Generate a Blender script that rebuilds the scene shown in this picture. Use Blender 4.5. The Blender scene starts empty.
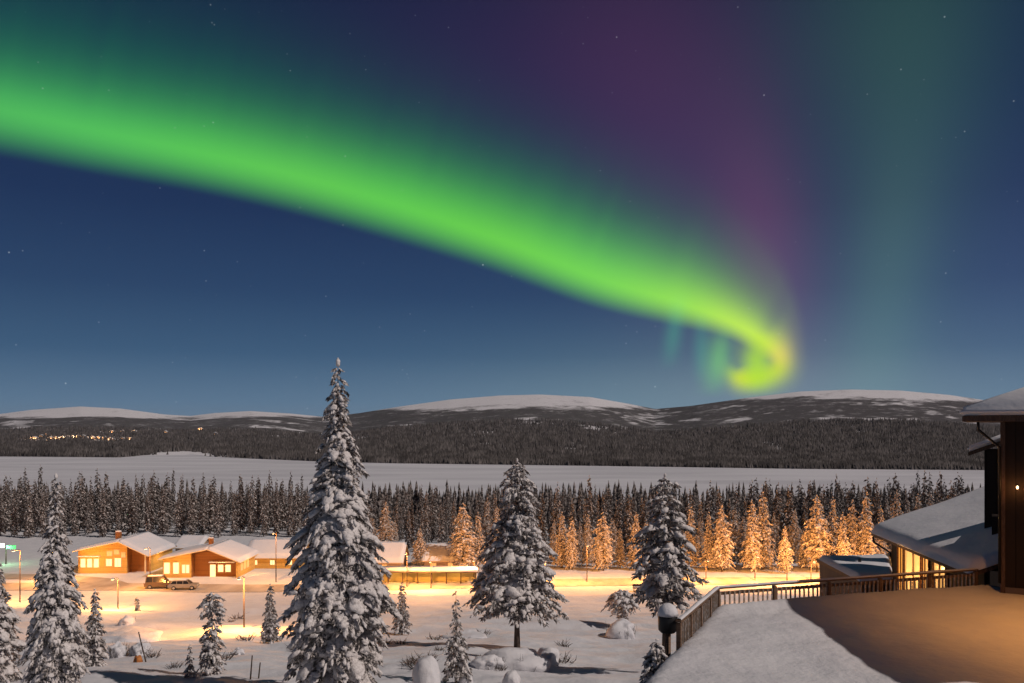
import bpy, bmesh, math, random
import numpy as np
from mathutils import Matrix, Vector

# ------------------------------------------------------------------ camera, world, moon, exposure
scene = bpy.context.scene
COL = scene.collection
F, HZ, HC = 850.0, 430.0, 26.0          # focal length in pixels, horizon row, camera height

cam_d = bpy.data.cameras.new('camera')
cam = bpy.data.objects.new('camera', cam_d); COL.objects.link(cam)
cam.location = (0, 0, HC); cam.rotation_euler = (math.radians(90), 0, 0)
cam_d.sensor_width = 36.0; cam_d.lens = 36.0 * F / 1024.0
cam_d.shift_y = (HZ - 341.5) / 1024.0
cam_d.clip_start = 0.5; cam_d.clip_end = 300000
scene.camera = cam

SUN_DIR = Vector((-0.90, 0.44, -0.86)).normalized()      # the way the moonlight travels
SUN_EL = math.asin(-SUN_DIR.z); SUN_AZ = math.atan2(-SUN_DIR.x, -SUN_DIR.y)
sd = bpy.data.lights.new('moon_light', 'SUN'); so = bpy.data.objects.new('moon_light', sd); COL.objects.link(so)
so.rotation_euler = SUN_DIR.to_track_quat('-Z', 'Y').to_euler()
sd.energy = 2.35; sd.angle = math.radians(0.5); sd.color = (1.0, 0.86, 0.78)

scene.view_settings.view_transform = 'Standard'
scene.view_settings.look = 'None'; scene.view_settings.exposure = 0.0; scene.view_settings.gamma = 1.0
scene.render.engine = 'CYCLES'
scene.cycles.use_denoising = True
scene.cycles.max_bounces = 6; scene.cycles.diffuse_bounces = 3; scene.cycles.glossy_bounces = 2
scene.cycles.transparent_max_bounces = 16; scene.cycles.volume_bounces = 0
scene.cycles.sample_clamp_indirect = 4.0

def srgb(r, g, b):
    f = lambda c: (c/255/12.92) if c/255 <= .04045 else ((c/255+.055)/1.055)**2.4
    return (f(r), f(g), f(b))

world = bpy.data.worlds.new('World'); scene.world = world; world.use_nodes = True
wn, wl = world.node_tree.nodes, world.node_tree.links
wn.clear()
def W(t, **k):
    n = wn.new(t)
    for a, b in k.items(): setattr(n, a, b)
    return n
def wm(op, a, b=None, c=None, clamp=False):
    n = W('ShaderNodeMath', operation=op, use_clamp=clamp)
    for i, v in enumerate((a, b, c)):
        if v is None: continue
        if isinstance(v, (int, float)): n.inputs[i].default_value = v
        else: wl.new(v, n.inputs[i])
    return n.outputs[0]
tc = W('ShaderNodeTexCoord'); sx = W('ShaderNodeSeparateXYZ'); wl.new(tc.outputs['Generated'], sx.inputs[0])
AZ = wm('ARCTAN2', sx.outputs[0], sx.outputs[1]); EL = wm('ARCSINE', sx.outputs[2])
def sky_angles(px, py):
    u, v = (px-512)/F, (HZ-py)/F
    return math.atan(u), math.atan(v/math.sqrt(1+u*u))
ramp = W('ShaderNodeValToRGB'); wl.new(wm('MULTIPLY', EL, 1/math.radians(60), clamp=True), ramp.inputs[0])
els = ramp.color_ramp.elements
stops = [(0, (104, 126, 146)), (1.8, (88, 117, 144)), (5, (58, 89, 121)), (9, (41, 67, 102)), (14, (29, 50, 86)), (20, (23, 41, 76)), (28, (19, 34, 64)), (60, (14, 34, 40))]
for i, (a, c) in enumerate(stops):
    e = els[i] if i < 2 else els.new(a/60)
    e.position = a/60; e.color = (*srgb(*c), 1)
acc = ramp.outputs[0]
def add_rgb(fac, colour):
    global acc
    n = W('ShaderNodeMix', data_type='RGBA', blend_type='ADD'); n.inputs[0].default_value = 1
    s = W('ShaderNodeVectorMath', operation='SCALE'); s.inputs[0].default_value = colour
    wl.new(fac, s.inputs['Scale']); wl.new(acc, n.inputs[6]); wl.new(s.outputs[0], n.inputs[7])
    acc = n.outputs[2]
def glow(px, py, sa, sb, ang, colour, k=1.0):
    """soft patch of sky light: centre direction, spreads in pixels-at-focal, tilt in degrees"""
    a0, e0 = sky_angles(px, py); c, s = math.cos(math.radians(ang)), math.sin(math.radians(ang))
    da, de = wm('SUBTRACT', AZ, a0), wm('SUBTRACT', EL, e0)
    u = wm('ADD', wm('MULTIPLY', da, c), wm('MULTIPLY', de, s))
    v = wm('SUBTRACT', wm('MULTIPLY', de, c), wm('MULTIPLY', da, s))
    u = wm('DIVIDE', u, sa/F); v = wm('DIVIDE', v, sb/F)
    q = wm('ADD', wm('MULTIPLY', u, u), wm('MULTIPLY', v, v))
    g = wm('POWER', math.e, wm('MULTIPLY', q, -0.5))
    add_rgb(g, tuple(x*k for x in colour))
# faint violet and teal curtains of the aurora, far above the band
glow(690, 160, 72, 140, 24, (0.034, 0.006, 0.012))
glow(768, 262, 30, 80, 10, (0.056, 0.010, 0.018))
glow(560, 60, 150, 70, 0, (0.016, 0.0, 0.004))
glow(885, 300, 26, 80, -8, (0.018, 0.042, 0.014))
glow(905, 150, 48, 110, -10, (0.010, 0.028, 0.006))
glow(880, 20, 75, 75, 0, (0.008, 0.028, 0.006))
glow(1010, 290, 90, 90, 0, (0.012, 0.010, 0.022))
glow(740, 400, 190, 40, 0, (0.05, 0.06, 0.03))
# stars
def stars(scale, thr, gain):
    vo = W('ShaderNodeTexVoronoi', feature='F1', voronoi_dimensions='3D'); vo.inputs['Scale'].default_value = scale
    wl.new(tc.outputs['Generated'], vo.inputs['Vector'])
    wh = W('ShaderNodeSeparateColor'); wl.new(vo.outputs['Color'], wh.inputs[0])
    core = wm('SUBTRACT', 1.0, wm('DIVIDE', vo.outputs['Distance'], thr), clamp=True)
    core = wm('POWER', core, 1.4)
    bright = wm('POWER', wh.outputs[0], 7.0)
    add_rgb(wm('MULTIPLY', wm('MULTIPLY', core, bright), gain), (0.9, 0.95, 1.0))
stars(26, 0.032, 1.3); stars(60, 0.070, .8); stars(41, 0.048, .8); stars(90, 0.10, .5)
nish = W('ShaderNodeTexSky', sky_type='NISHITA', sun_disc=False)
nish.sun_elevation = SUN_EL; nish.sun_rotation = SUN_AZ
b1 = W('ShaderNodeBackground'); b1.inputs[1].default_value = 0.0006; wl.new(nish.outputs[0], b1.inputs[0])
b2 = W('ShaderNodeBackground'); b2.inputs[1].default_value = 1.0; wl.new(acc, b2.inputs[0])
ad = W('ShaderNodeAddShader'); wl.new(b1.outputs[0], ad.inputs[0]); wl.new(b2.outputs[0], ad.inputs[1])
wo = W('ShaderNodeOutputWorld'); wl.new(ad.outputs[0], wo.inputs[0])

# ------------------------------------------------------------------ helpers
random.seed(7); RNG = np.random.RandomState(11)
WORLD_M = {}
def tag(o, label=None, cat=None, group=None, kind=None):
    if label: o['label'] = label
    if cat: o['category'] = cat
    if group: o['group'] = group
    if kind: o['kind'] = kind
    return o
def empty(name, loc, rz=0.0):
    o = bpy.data.objects.new(name, None); COL.objects.link(o)
    o.location = loc; o.rotation_euler = (0, 0, rz); o.empty_display_size = .3
    WORLD_M[o.name] = Matrix.Translation(Vector(loc)) @ Matrix.Rotation(rz, 4, 'Z')
    return o
def copy_tree(o, parent=None):
    c = o.copy(); COL.objects.link(c)
    if parent: c.parent = parent
    for ch in list(o.children): copy_tree(ch, c)
    return c
class MB:
    def __init__(s): s.v, s.f, s.m = [], [], []
    def add(s, vs, fs, mi=0):
        b = len(s.v); s.v += [tuple(x) for x in vs]
        s.f += [tuple(b+i for i in f) for f in fs]; s.m += [mi]*len(fs); return s
    def box(s, c, d, mi=0, rz=0.0, taper=0.0):
        x, y, z = d[0]/2, d[1]/2, d[2]/2; cs, sn = math.cos(rz), math.sin(rz); vs = []
        for k in (-1, 1):
            t = 1-taper if k > 0 else 1
            for a, b in ((-1, -1), (1, -1), (1, 1), (-1, 1)):
                px, py = a*x*t, b*y*t
                vs.append((c[0]+px*cs-py*sn, c[1]+px*sn+py*cs, c[2]+k*z))
        return s.add(vs, [(0,3,2,1),(4,5,6,7),(0,1,5,4),(1,2,6,5),(2,3,7,6),(3,0,4,7)], mi)
    def beam(s, p, q, w, h, mi=0, up=(0,0,1)):
        p, q = Vector(p), Vector(q); d = (q-p).normalized(); u = Vector(up)
        r = d.cross(u).normalized()*w/2; u = r.cross(d).normalized()*h/2
        vs = [a+i*r+j*u for a in (p, q) for i, j in ((-1,-1),(1,-1),(1,1),(-1,1))]
        return s.add(vs, [(0,1,2,3),(7,6,5,4),(0,4,5,1),(1,5,6,2),(2,6,7,3),(3,7,4,0)], mi)
    def tube(s, pts, rs, n=8, mi=0):
        pts = [Vector(p) for p in pts]
        if not hasattr(rs, '__len__'): rs = [rs]*len(pts)
        vs, fs = [], []
        for i, p in enumerate(pts):
            d = (pts[min(i+1, len(pts)-1)]-pts[max(i-1, 0)]).normalized()
            a = d.cross(Vector((0.31, 0.95, 0.05)))
            a = a.normalized(); b = d.cross(a)
            for k in range(n):
                t = 2*math.pi*k/n; vs.append(p+(a*math.cos(t)+b*math.sin(t))*rs[i])
        for i in range(len(pts)-1):
            for k in range(n):
                fs.append((i*n+k, i*n+(k+1) % n, (i+1)*n+(k+1) % n, (i+1)*n+k))
        fs.append(tuple(reversed(range(n)))); fs.append(tuple((len(pts)-1)*n+k for k in range(n)))
        return s.add(vs, fs, mi)
    def prism(s, poly, d, mi=0):
        """closed polygon of 3-D points pushed along the vector d"""
        n = len(poly); d = Vector(d); vs = [Vector(p) for p in poly]+[Vector(p)+d for p in poly]
        fs = [tuple(range(n-1, -1, -1)), tuple(range(n, 2*n))]+[(i, (i+1) % n, n+(i+1) % n, n+i) for i in range(n)]
        return s.add(vs, fs, mi)
    def build(s, name, mats, parent=None, smooth=False, bevel=0.0):
        me = bpy.data.meshes.new(name); me.from_pydata(s.v, [], s.f)
        mats = mats if isinstance(mats, (list, tuple)) else [mats]
        for m in mats: me.materials.append(m)
        me.polygons.foreach_set('material_index', s.m)
        bm = bmesh.new(); bm.from_mesh(me); bmesh.ops.recalc_face_normals(bm, faces=bm.faces)
        if bevel:
            es = [e for e in bm.edges if len(e.link_faces) == 2 and e.calc_face_angle(0) > .5]
            bmesh.ops.bevel(bm, geom=es, offset=bevel, segments=2, affect='EDGES', clamp_overlap=True)
        bm.to_mesh(me); bm.free()
        if smooth: me.polygons.foreach_set('use_smooth', [True]*len(me.polygons))
        o = bpy.data.objects.new(name, me); COL.objects.link(o)
        if parent:
            o.parent = parent; M4 = WORLD_M[parent.name]; me.transform(M4.inverted()); WORLD_M[o.name] = M4
        else: WORLD_M[o.name] = Matrix.Identity(4)
        return o
def tri_mesh(name, V, Fc, M, mats, parent=None, smooth=None, quads=False):
    k = 4 if quads else 3
    me = bpy.data.meshes.new(name); me.vertices.add(len(V)); me.vertices.foreach_set('co', np.asarray(V, np.float32).ravel())
    me.loops.add(len(Fc)*k); me.loops.foreach_set('vertex_index', np.asarray(Fc, np.int32).ravel())
    me.polygons.add(len(Fc)); me.polygons.foreach_set('loop_start', np.arange(0, len(Fc)*k, k, dtype=np.int32))
    for m in (mats if isinstance(mats, (list, tuple)) else [mats]): me.materials.append(m)
    if M is not None: me.polygons.foreach_set('material_index', np.asarray(M, np.int32))
    if smooth is not None:
        me.polygons.foreach_set('use_smooth', np.asarray(smooth if hasattr(smooth, '__len__') else [smooth]*len(Fc), bool))
    me.update(calc_edges=True); me.validate()
    o = bpy.data.objects.new(name, me); COL.objects.link(o)
    if parent: o.parent = parent; WORLD_M[o.name] = WORLD_M[parent.name]
    else: WORLD_M[o.name] = Matrix.Identity(4)
    return o
_T = [np.random.RandomState(100+i).rand(128, 128) for i in range(8)]
def vnoise(x, y, seed=0):
    T = _T[seed % 8]; x = np.asarray(x, float)+seed*17.3; y = np.asarray(y, float)+seed*5.1
    xi, yi = np.floor(x).astype(int), np.floor(y).astype(int); fx, fy = x-xi, y-yi
    fx = fx*fx*(3-2*fx); fy = fy*fy*(3-2*fy); a = lambda i, j: T[(xi+i) % 128, (yi+j) % 128]
    return (a(0,0)*(1-fx)+a(1,0)*fx)*(1-fy)+(a(0,1)*(1-fx)+a(1,1)*fx)*fy-.5
def fbm(x, y, seed=0, o=4): return sum(vnoise(x*2**i, y*2**i, seed+i)*.5**i for i in range(o))

# ------------------------------------------------------------------ materials
def mat(name, col, rough=.7, metal=0, noise=None, bump=None, emit=None, spec=.3):
    m = bpy.data.materials.new(name); m.use_nodes = True; nt = m.node_tree; N, L = nt.nodes, nt.links
    p = N['Principled BSDF']; p.inputs['Base Color'].default_value = (*col, 1)
    p.inputs['Roughness'].default_value = rough; p.inputs['Metallic'].default_value = metal
    p.inputs['Specular IOR Level'].default_value = spec
    co = N.new('ShaderNodeTexCoord').outputs['Object']
    if noise:                         # (scale, other colour, low, high, stretch)
        sc, c2, lo, hi = noise[:4]; mp = N.new('ShaderNodeMapping'); L.new(co, mp.inputs[0])
        if len(noise) > 4: mp.inputs['Scale'].default_value = noise[4]
        n = N.new('ShaderNodeTexNoise'); n.inputs['Scale'].default_value = sc; n.inputs['Detail'].default_value = 5
        L.new(mp.outputs[0], n.inputs[0]); r = N.new('ShaderNodeMapRange')
        r.inputs[1].default_value = lo; r.inputs[2].default_value = hi; L.new(n.outputs[0], r.inputs[0])
        x = N.new('ShaderNodeMix'); x.data_type = 'RGBA'; x.inputs[6].default_value = (*col, 1); x.inputs[7].default_value = (*c2, 1)
        L.new(r.outputs[0], x.inputs[0]); L.new(x.outputs[2], p.inputs['Base Color'])
    if bump:                          # list of (scale, distance)
        prev = None
        for sc, dist in bump:
            n = N.new('ShaderNodeTexNoise'); n.inputs['Scale'].default_value = sc; n.inputs['Detail'].default_value = 4; L.new(co, n.inputs[0])
            b = N.new('ShaderNodeBump'); b.inputs['Distance'].default_value = dist; b.inputs['Strength'].default_value = 1
            L.new(n.outputs[0], b.inputs['Height'])
            if prev: L.new(prev, b.inputs['Normal'])
            prev = b.outputs[0]
        L.new(prev, p.inputs['Normal'])
    if emit: p.inputs['Emission Color'].default_value = (*emit[0], 1); p.inputs['Emission Strength'].default_value = emit[1]
    return m
def planks(name, c1, c2, width, axis='X', rough=.75):
    """stained boards: thin dark grooves and a tone for every board"""
    m = mat(name, c1, rough); N, L = m.node_tree.nodes, m.node_tree.links; p = N['Principled BSDF']
    co = N.new('ShaderNodeTexCoord').outputs['Object']; s = N.new('ShaderNodeSeparateXYZ'); L.new(co, s.inputs[0])
    src = s.outputs['XYZ'.index(axis)]
    if axis == 'X':
        a = N.new('ShaderNodeMath'); a.operation = 'ADD'; L.new(s.outputs[0], a.inputs[0]); L.new(s.outputs[1], a.inputs[1]); src = a.outputs[0]
    d = N.new('ShaderNodeMath'); d.operation = 'DIVIDE'; L.new(src, d.inputs[0]); d.inputs[1].default_value = width
    fr = N.new('ShaderNodeMath'); fr.operation = 'FRACT'; L.new(d.outputs[0], fr.inputs[0])
    fl = N.new('ShaderNodeMath'); fl.operation = 'FLOOR'; L.new(d.outputs[0], fl.inputs[0])
    wh = N.new('ShaderNodeTexWhiteNoise'); wh.noise_dimensions = '1D'; L.new(fl.outputs[0], wh.inputs['W'])
    n = N.new('ShaderNodeTexNoise'); n.inputs['Scale'].default_value = 3; L.new(co, n.inputs[0])
    av = N.new('ShaderNodeMath'); av.operation = 'ADD'; L.new(wh.outputs[0], av.inputs[0]); L.new(n.outputs[0], av.inputs[1])
    hv = N.new('ShaderNodeMath'); hv.operation = 'MULTIPLY'; hv.inputs[1].default_value = .5; L.new(av.outputs[0], hv.inputs[0])
    x = N.new('ShaderNodeMix'); x.data_type = 'RGBA'; x.inputs[6].default_value = (*c1, 1); x.inputs[7].default_value = (*c2, 1); L.new(hv.outputs[0], x.inputs[0])
    g = N.new('ShaderNodeMath'); g.operation = 'LESS_THAN'; g.inputs[1].default_value = .08; L.new(fr.outputs[0], g.inputs[0])
    y = N.new('ShaderNodeMix'); y.data_type = 'RGBA'; L.new(g.outputs[0], y.inputs[0]); L.new(x.outputs[2], y.inputs[6])
    y.inputs[7].default_value = (c1[0]*.3, c1[1]*.3, c1[2]*.3, 1); L.new(y.outputs[2], p.inputs['Base Color'])
    b = N.new('ShaderNodeBump'); b.inputs['Distance'].default_value = .012; b.invert = True; L.new(g.outputs[0], b.inputs['Height']); L.new(b.outputs[0], p.inputs['Normal'])
    return m
SNOW = (.66, .66, .68)
m_snow = mat('snow', SNOW, .85, bump=[(.35, .25), (2.2, .06), (11, .012)], noise=(.5, (.60, .60, .63), .35, .7))
m_packed = mat('packed_snow', (.36, .31, .26), .8, noise=(.35, (.50, .45, .39), .4, .65, (1, .35, 1)), bump=[(1.5, .05), (9, .02)])
m_roofsnow = mat('roof_snow', (.70, .70, .73), .85, bump=[(.8, .06), (5, .012)])
m_treesnow = mat('branch_snow', (.72, .69, .68), .9, bump=[(6, .06), (22, .02)], noise=(9, (.48, .45, .44), .44, .70))
m_needle = mat('needles', (.040, .036, .033), .9, noise=(10, (.54, .50, .48), .40, .58), spec=.1)
m_frost = mat('frosted_needles', (.15, .12, .10), .9, noise=(3, (.62, .57, .53), .35, .65), spec=.1)
m_forest = mat('forest_needles', (.032, .028, .025), .95, noise=(1.8, (.30, .265, .25), .41, .66), spec=.05)
m_bark = mat('bark', (.05, .035, .028), .95, noise=(6, (.12, .09, .075), .4, .7, (1, 1, .25)), bump=[(18, .03)])
m_lake = mat('lake_snow', (.66, .66, .70), .8, noise=(.004, (.54, .54, .58), .38, .62, (1, 3.5, 1)), bump=[(.05, .3)])
m_glasslit = mat('lit_glass', (.3, .2, .1), .2, emit=((1, .66, .28), 1.9))
m_glassdim = mat('dim_lit_glass', (.3, .2, .1), .2, emit=((1, .50, .14), .8))
m_dark = mat('dark_metal', (.03, .03, .032), .5, .6)
m_steel = mat('weathered_pole', (.07, .05, .04), .8)
m_bulb = mat('lamp_bulb', (1, .8, .5), .3, emit=((1, .62, .28), 9))

# ------------------------------------------------------------------ ground, lake, hills
def ground_base(Y):
    ks = [-60, 0, 25, 40, 70, 100, 125, 150, 240, 300, 500, 560]
    vs = [20, 17.2, 15.3, 13.3, 8.05, 3.3, .45, 0, 0, -5, -25.6, -30]
    return sum(np.interp(np.asarray(Y, float)+d, ks, vs) for d in (-7, -3.5, 0, 3.5, 7))/5
def ground_z(x, Y):
    x = np.asarray(x, float); Y = np.asarray(Y, float)
    near = np.clip((135-Y)/30, 0, 1); mid = np.clip((150-Y)/40, .12, 1)
    z = ground_base(Y)+near*(1.6*fbm(x/19, Y/14, 1, 3)+.45*fbm(x/4.5, Y/3.2, 3, 3))+.35*mid*fbm(x/9, Y/6, 2, 2)
    # ploughed banks beside the village road
    return z+.55*np.exp(-((Y-130-.01*x)/2.2)**2)*(.5+vnoise(x/6, Y*0, 4))
def gz(x, Y): return float(ground_z(x, Y))
def at(px, py):
    """world point of the ground seen at a photograph pixel"""
    s, e = (px-512)/F, (py-HZ)/F; Ys = np.arange(18, 520, .25)
    d = HC-e*Ys-ground_z(s*Ys, Ys); i = int(np.argmax(d < 0)); Y = Ys[i]
    return float(s*Y), float(Y), gz(s*Y, Y)
def P(px, Y, py=None, z=None):
    return Vector(((px-512)/F*Y, Y, (HC-(py-HZ)/F*Y) if z is None else z))

def grid_faces(nr, nc):
    i = np.arange((nr-1)*nc).reshape(nr-1, nc)[:, :-1].ravel()
    return np.stack([i, i+1, i+nc+1, i+nc], 1)
Ys = np.concatenate([np.linspace(-30, 18, 20), 18*np.exp(np.linspace(.01, math.log(560/18), 620))])
S = np.linspace(-1, 1, 620)
YY, SS = np.meshgrid(Ys, S, indexing='ij'); XX = SS*(np.maximum(YY, 0)*1.05+45)
V = np.stack([XX, YY, ground_z(XX, YY)], -1).reshape(-1, 3)
tag(tri_mesh('snow_ground', V, grid_faces(len(Ys), len(S)), None, m_snow, smooth=True, quads=True), kind='structure')

# village road and ski track, sheets of packed snow just above the ground
def ribbon(name, pts, w, m, lift=.05):
    P3, n = [], 90
    cs = np.array(pts, float); t = np.linspace(0, len(cs)-1, n); x = np.interp(t, range(len(cs)), cs[:, 0]); y = np.interp(t, range(len(cs)), cs[:, 1])
    k = np.ones(9)/9; xs = np.convolve(np.pad(x, 4, 'edge'), k, 'valid'); ys = np.convolve(np.pad(y, 4, 'edge'), k, 'valid')
    dx, dy = np.gradient(xs), np.gradient(ys); L = np.hypot(dx, dy); nx, ny = -dy/L, dx/L; vs = []
    for i in range(n):
        for j in range(9):
            o = (j/4-1)*w/2; a, b = xs[i]+nx[i]*o, ys[i]+ny[i]*o; vs.append((a, b, gz(a, b)+lift))
    return tag(tri_mesh(name, vs, grid_faces(n, 9), None, m, smooth=True, quads=True), kind='structure')
ribbon('village_road', [(-110, 139), (-70, 140.5), (-45, 138), (-20, 140), (5, 144), (40, 146), (75, 146)], 7.5, m_packed)
ribbon('side_road', [(-66, 141), (-71, 146), (-80, 149.5), (-100, 152), (-125, 153)], 5, m_packed, .09)

LZ = -25.0
lk = [(-3000, 430, LZ), (3000, 430, LZ), (3000, 3200, LZ), (-3000, 3200, LZ)]
tag(tri_mesh('lake', lk, [(0, 1, 2, 3)], None, m_lake, quads=True), kind='structure')

sky_px = np.array([(-500, 412), (-120, 416), (0, 414), (30, 410), (80, 406.5), (120, 408.5), (165, 414.5), (190, 416), (215, 413), (250, 411), (290, 413.5), (325, 417), (360, 413), (400, 406.5), (450, 399.5), (500, 395.5), (540, 394.5), (590, 397), (630, 404), (655, 409), (690, 406), (750, 397.5), (800, 391.5), (850, 389.5), (900, 390.5), (950, 395), (990, 401), (1040, 407), (1200, 412), (1700, 416)])
shore_px = np.array([(-500, 457), (0, 456.5), (120, 457.5), (150, 455), (188, 454.5), (215, 457), (260, 459), (330, 462), (400, 463.5), (600, 466), (800, 469), (1024, 470.5), (1700, 474)])
top_y = np.array([(-500, 7200), (160, 7200), (330, 6500), (400, 5600), (640, 5400), (700, 4700), (1024, 4500), (1700, 4500)])
def hill_z(px, h):
    """h 0..1 up the far side: returns distance and height"""
    ys = np.interp(px, sky_px[:, 0], sky_px[:, 1]); sh = np.interp(px, shore_px[:, 0], shore_px[:, 1])
    Y0 = (HC-LZ)/((sh-HZ)/F); Yp = np.interp(px, top_y[:, 0], top_y[:, 1])
    Y = Y0+(Yp-Y0)*h**1.35; e0 = -(sh-HZ)/F; ep = (HZ-ys)/F
    e = e0+(ep-e0)*h
    return Y, HC+Y*e
nr, nc = 260, 900
H, PX = np.meshgrid(np.linspace(0, 1, nr), np.linspace(-480, 1680, nc), indexing='ij')
Yh, Zh = hill_z(PX, H)
Xh = (PX-512)/F*Yh
und = 26*fbm(Xh/900, Yh/700, 2, 4)*np.clip(H*3, 0, 1)*np.clip((1-H)*4, 0, 1); Zh = Zh+und*(Yh/4500)
Zh[0] -= 3
# the back slope, so the fells are whole hills
back = [(Yh[-1]*1.06, Zh[-1]-25), (Yh[-1]*1.25, Zh[-1]*.3), (Yh[-1]*1.5, Zh[-1]*0-30)]
Xa = np.vstack([Xh]+[Xh[-1:]*(b[0]/Yh[-1]) for b in back]); Ya = np.vstack([Yh]+[b[0][None] for b in back]); Za = np.vstack([Zh]+[b[1][None] for b in back])
def cover(x, y, h, px):
    """forest cover 0..1 of the far side"""
    n = -.04+fbm(px/42, h*16, 5, 4)+.35*fbm(px/9, h*60, 2, 3)
    c = 1.0-.04*np.clip((h-.40)/.35, 0, 1)+.5*fbm(px/14, h*45, 3, 4)*np.clip(h*3, 0, 1)-np.clip((n-.215)*6, 0, 1)*.6*np.clip((h-.10)*8, 0, 1)
    ytl = np.interp(px, [-500, 200, 330, 355, 600, 650, 700, 800, 1024, 1700], [420, 421, 420, 414, 412.5, 410.5, 405, 404.5, 406, 409])
    shl = np.interp(px, shore_px[:, 0], shore_px[:, 1]); t0 = (shl-ytl)/(shl-np.interp(px, sky_px[:, 0], sky_px[:, 1]))+.035
    tl = np.clip((h-t0-.01-.05*fbm(px/30, h*40, 1, 4))/.07, 0, 1)
    return np.clip(c-tl*1.0, 0, 1)
HA = np.vstack([H]+[H[:1]*0+1]*3); PA = np.vstack([PX]+[PX[:1]]*3)
cov = cover(Xa, Ya, HA, PA)
spit = np.exp(-(((np.vstack([PX]+[PX[:1]]*3)-186)/36)**2))*np.exp(-((np.vstack([H]+[H[:1]*0+1]*3)-.03)/.05)**2)
cov = np.clip(cov-1.6*spit, 0, 1)
m_hill = mat('hillside', SNOW, .9, spec=.1)
N, L = m_hill.node_tree.nodes, m_hill.node_tree.links
ca = N.new('ShaderNodeAttribute'); ca.attribute_name = 'forest_cover'
co = N.new('ShaderNodeTexCoord').outputs['Object']
n1 = N.new('ShaderNodeTexNoise'); n1.inputs['Scale'].default_value = .035; n1.inputs['Detail'].default_value = 6; n1.inputs['Roughness'].default_value = .75; L.new(co, n1.inputs[0])
a1 = N.new('ShaderNodeMath'); a1.operation = 'SUBTRACT'; L.new(n1.outputs[0], a1.inputs[0]); a1.inputs[1].default_value = .5
a2 = N.new('ShaderNodeMath'); a2.operation = 'MULTIPLY_ADD'; L.new(a1.outputs[0], a2.inputs[0]); a2.inputs[1].default_value = 2.0; L.new(ca.outputs['Fac'], a2.inputs[2])
mr = N.new('ShaderNodeMapRange'); mr.inputs[1].default_value = .15; mr.inputs[2].default_value = .85; L.new(a2.outputs[0], mr.inputs[0])
mx = N.new('ShaderNodeMix'); mx.data_type = 'RGBA'; mx.inputs[6].default_value = (.72, .71, .74, 1); mx.inputs[7].default_value = (.085, .078, .078, 1)
L.new(mr.outputs[0], mx.inputs[0]); L.new(mx.outputs[2], N['Principled BSDF'].inputs['Base Color'])
hills = tri_mesh('hills', np.stack([Xa, Ya, Za], -1).reshape(-1, 3), grid_faces(nr+3, nc), None, m_hill, smooth=True, quads=True)
at_ = hills.data.attributes.new('forest_cover', 'FLOAT', 'POINT'); at_.data.foreach_set('value', cov.ravel().astype(np.float32))
tag(hills, kind='structure')

# the wood on the far shore: tens of thousands of small spruces in one mass
nf = 90000
pxs = RNG.uniform(-150, 1180, nf); hs = RNG.uniform(0.004, .62, nf)
Yf, Zf = hill_z(pxs, hs); Xf = (pxs-512)/F*Yf
Zf = Zf+26*fbm(Xf/900, Yf/700, 2, 4)*np.clip(hs*3, 0, 1)*np.clip((1-hs)*4, 0, 1)*(Yf/4500)
cf = np.clip(cover(Xf, Yf, hs, pxs)-1.6*np.exp(-((pxs-186)/36)**2)*np.exp(-((hs-.03)/.05)**2), 0, 1)
k = RNG.rand(nf) < cf**1.2; Xf, Yf, Zf = Xf[k], Yf[k], Zf[k]; nf = len(Xf)
ht = RNG.uniform(5, 11.5, nf)*np.clip(Yf/1500, .8, 1.6); rd = ht*RNG.uniform(.17, .28, nf)
a = np.linspace(0, 2*np.pi, 6)[:-1][None]+RNG.rand(nf, 1)*6
V = np.empty((nf, 6, 3)); V[:, :5, 0] = Xf[:, None]+rd[:, None]*np.cos(a); V[:, :5, 1] = Yf[:, None]+rd[:, None]*np.sin(a); V[:, :5, 2] = Zf[:, None]-1
V[:, 5, 0] = Xf; V[:, 5, 1] = Yf; V[:, 5, 2] = Zf+ht
fc = np.array([(i, (i+1) % 5, 5) for i in range(5)])[None]+(np.arange(nf)*6)[:, None, None]
m_far = mat('far_forest', (.050, .046, .044), .95, noise=(.03, (.17, .155, .15), .42, .70), spec=.05)
tag(tri_mesh('far_forest', V.reshape(-1, 3), fc.reshape(-1, 3), None, m_far), 'dark wood covering the hillside across the frozen lake', kind='stuff')

# ------------------------------------------------------------------ trees
def ico(sub):
    bm = bmesh.new(); bmesh.ops.create_icosphere(bm, subdivisions=sub, radius=1); bm.verts.ensure_lookup_table()
    v = np.array([x.co[:] for x in bm.verts]); f = np.array([[y.index for y in x.verts] for x in bm.faces]); bm.free(); return v, f
ICO1, ICO2 = ico(1), ico(2)
class Tri:
    def __init__(s): s.V, s.F, s.M, s.S, s.n = [], [], [], [], 0
    def add(s, v, f, m, sm=False):
        s.V.append(v); s.F.append(f+s.n); s.M.append(np.full(len(f), m)); s.S.append(np.full(len(f), sm)); s.n += len(v)
    def build(s, name, mats, parent): return tri_mesh(name, np.vstack(s.V), np.vstack(s.F), np.concatenate(s.M), mats, parent, np.concatenate(s.S))
    def clump(s, c, ax, r, rng, mi=0, lod=ICO2, rough=.2):
        v, f = lod; v = v*(1+rng.normal(0, rough, (len(v), 1)))*np.array(r)[None]
        v[:, 2] = np.where(v[:, 2] < 0, v[:, 2]*.45, v[:, 2])
        s.add(v@np.array(ax)+np.array(c)[None], f, mi, True)
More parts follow.
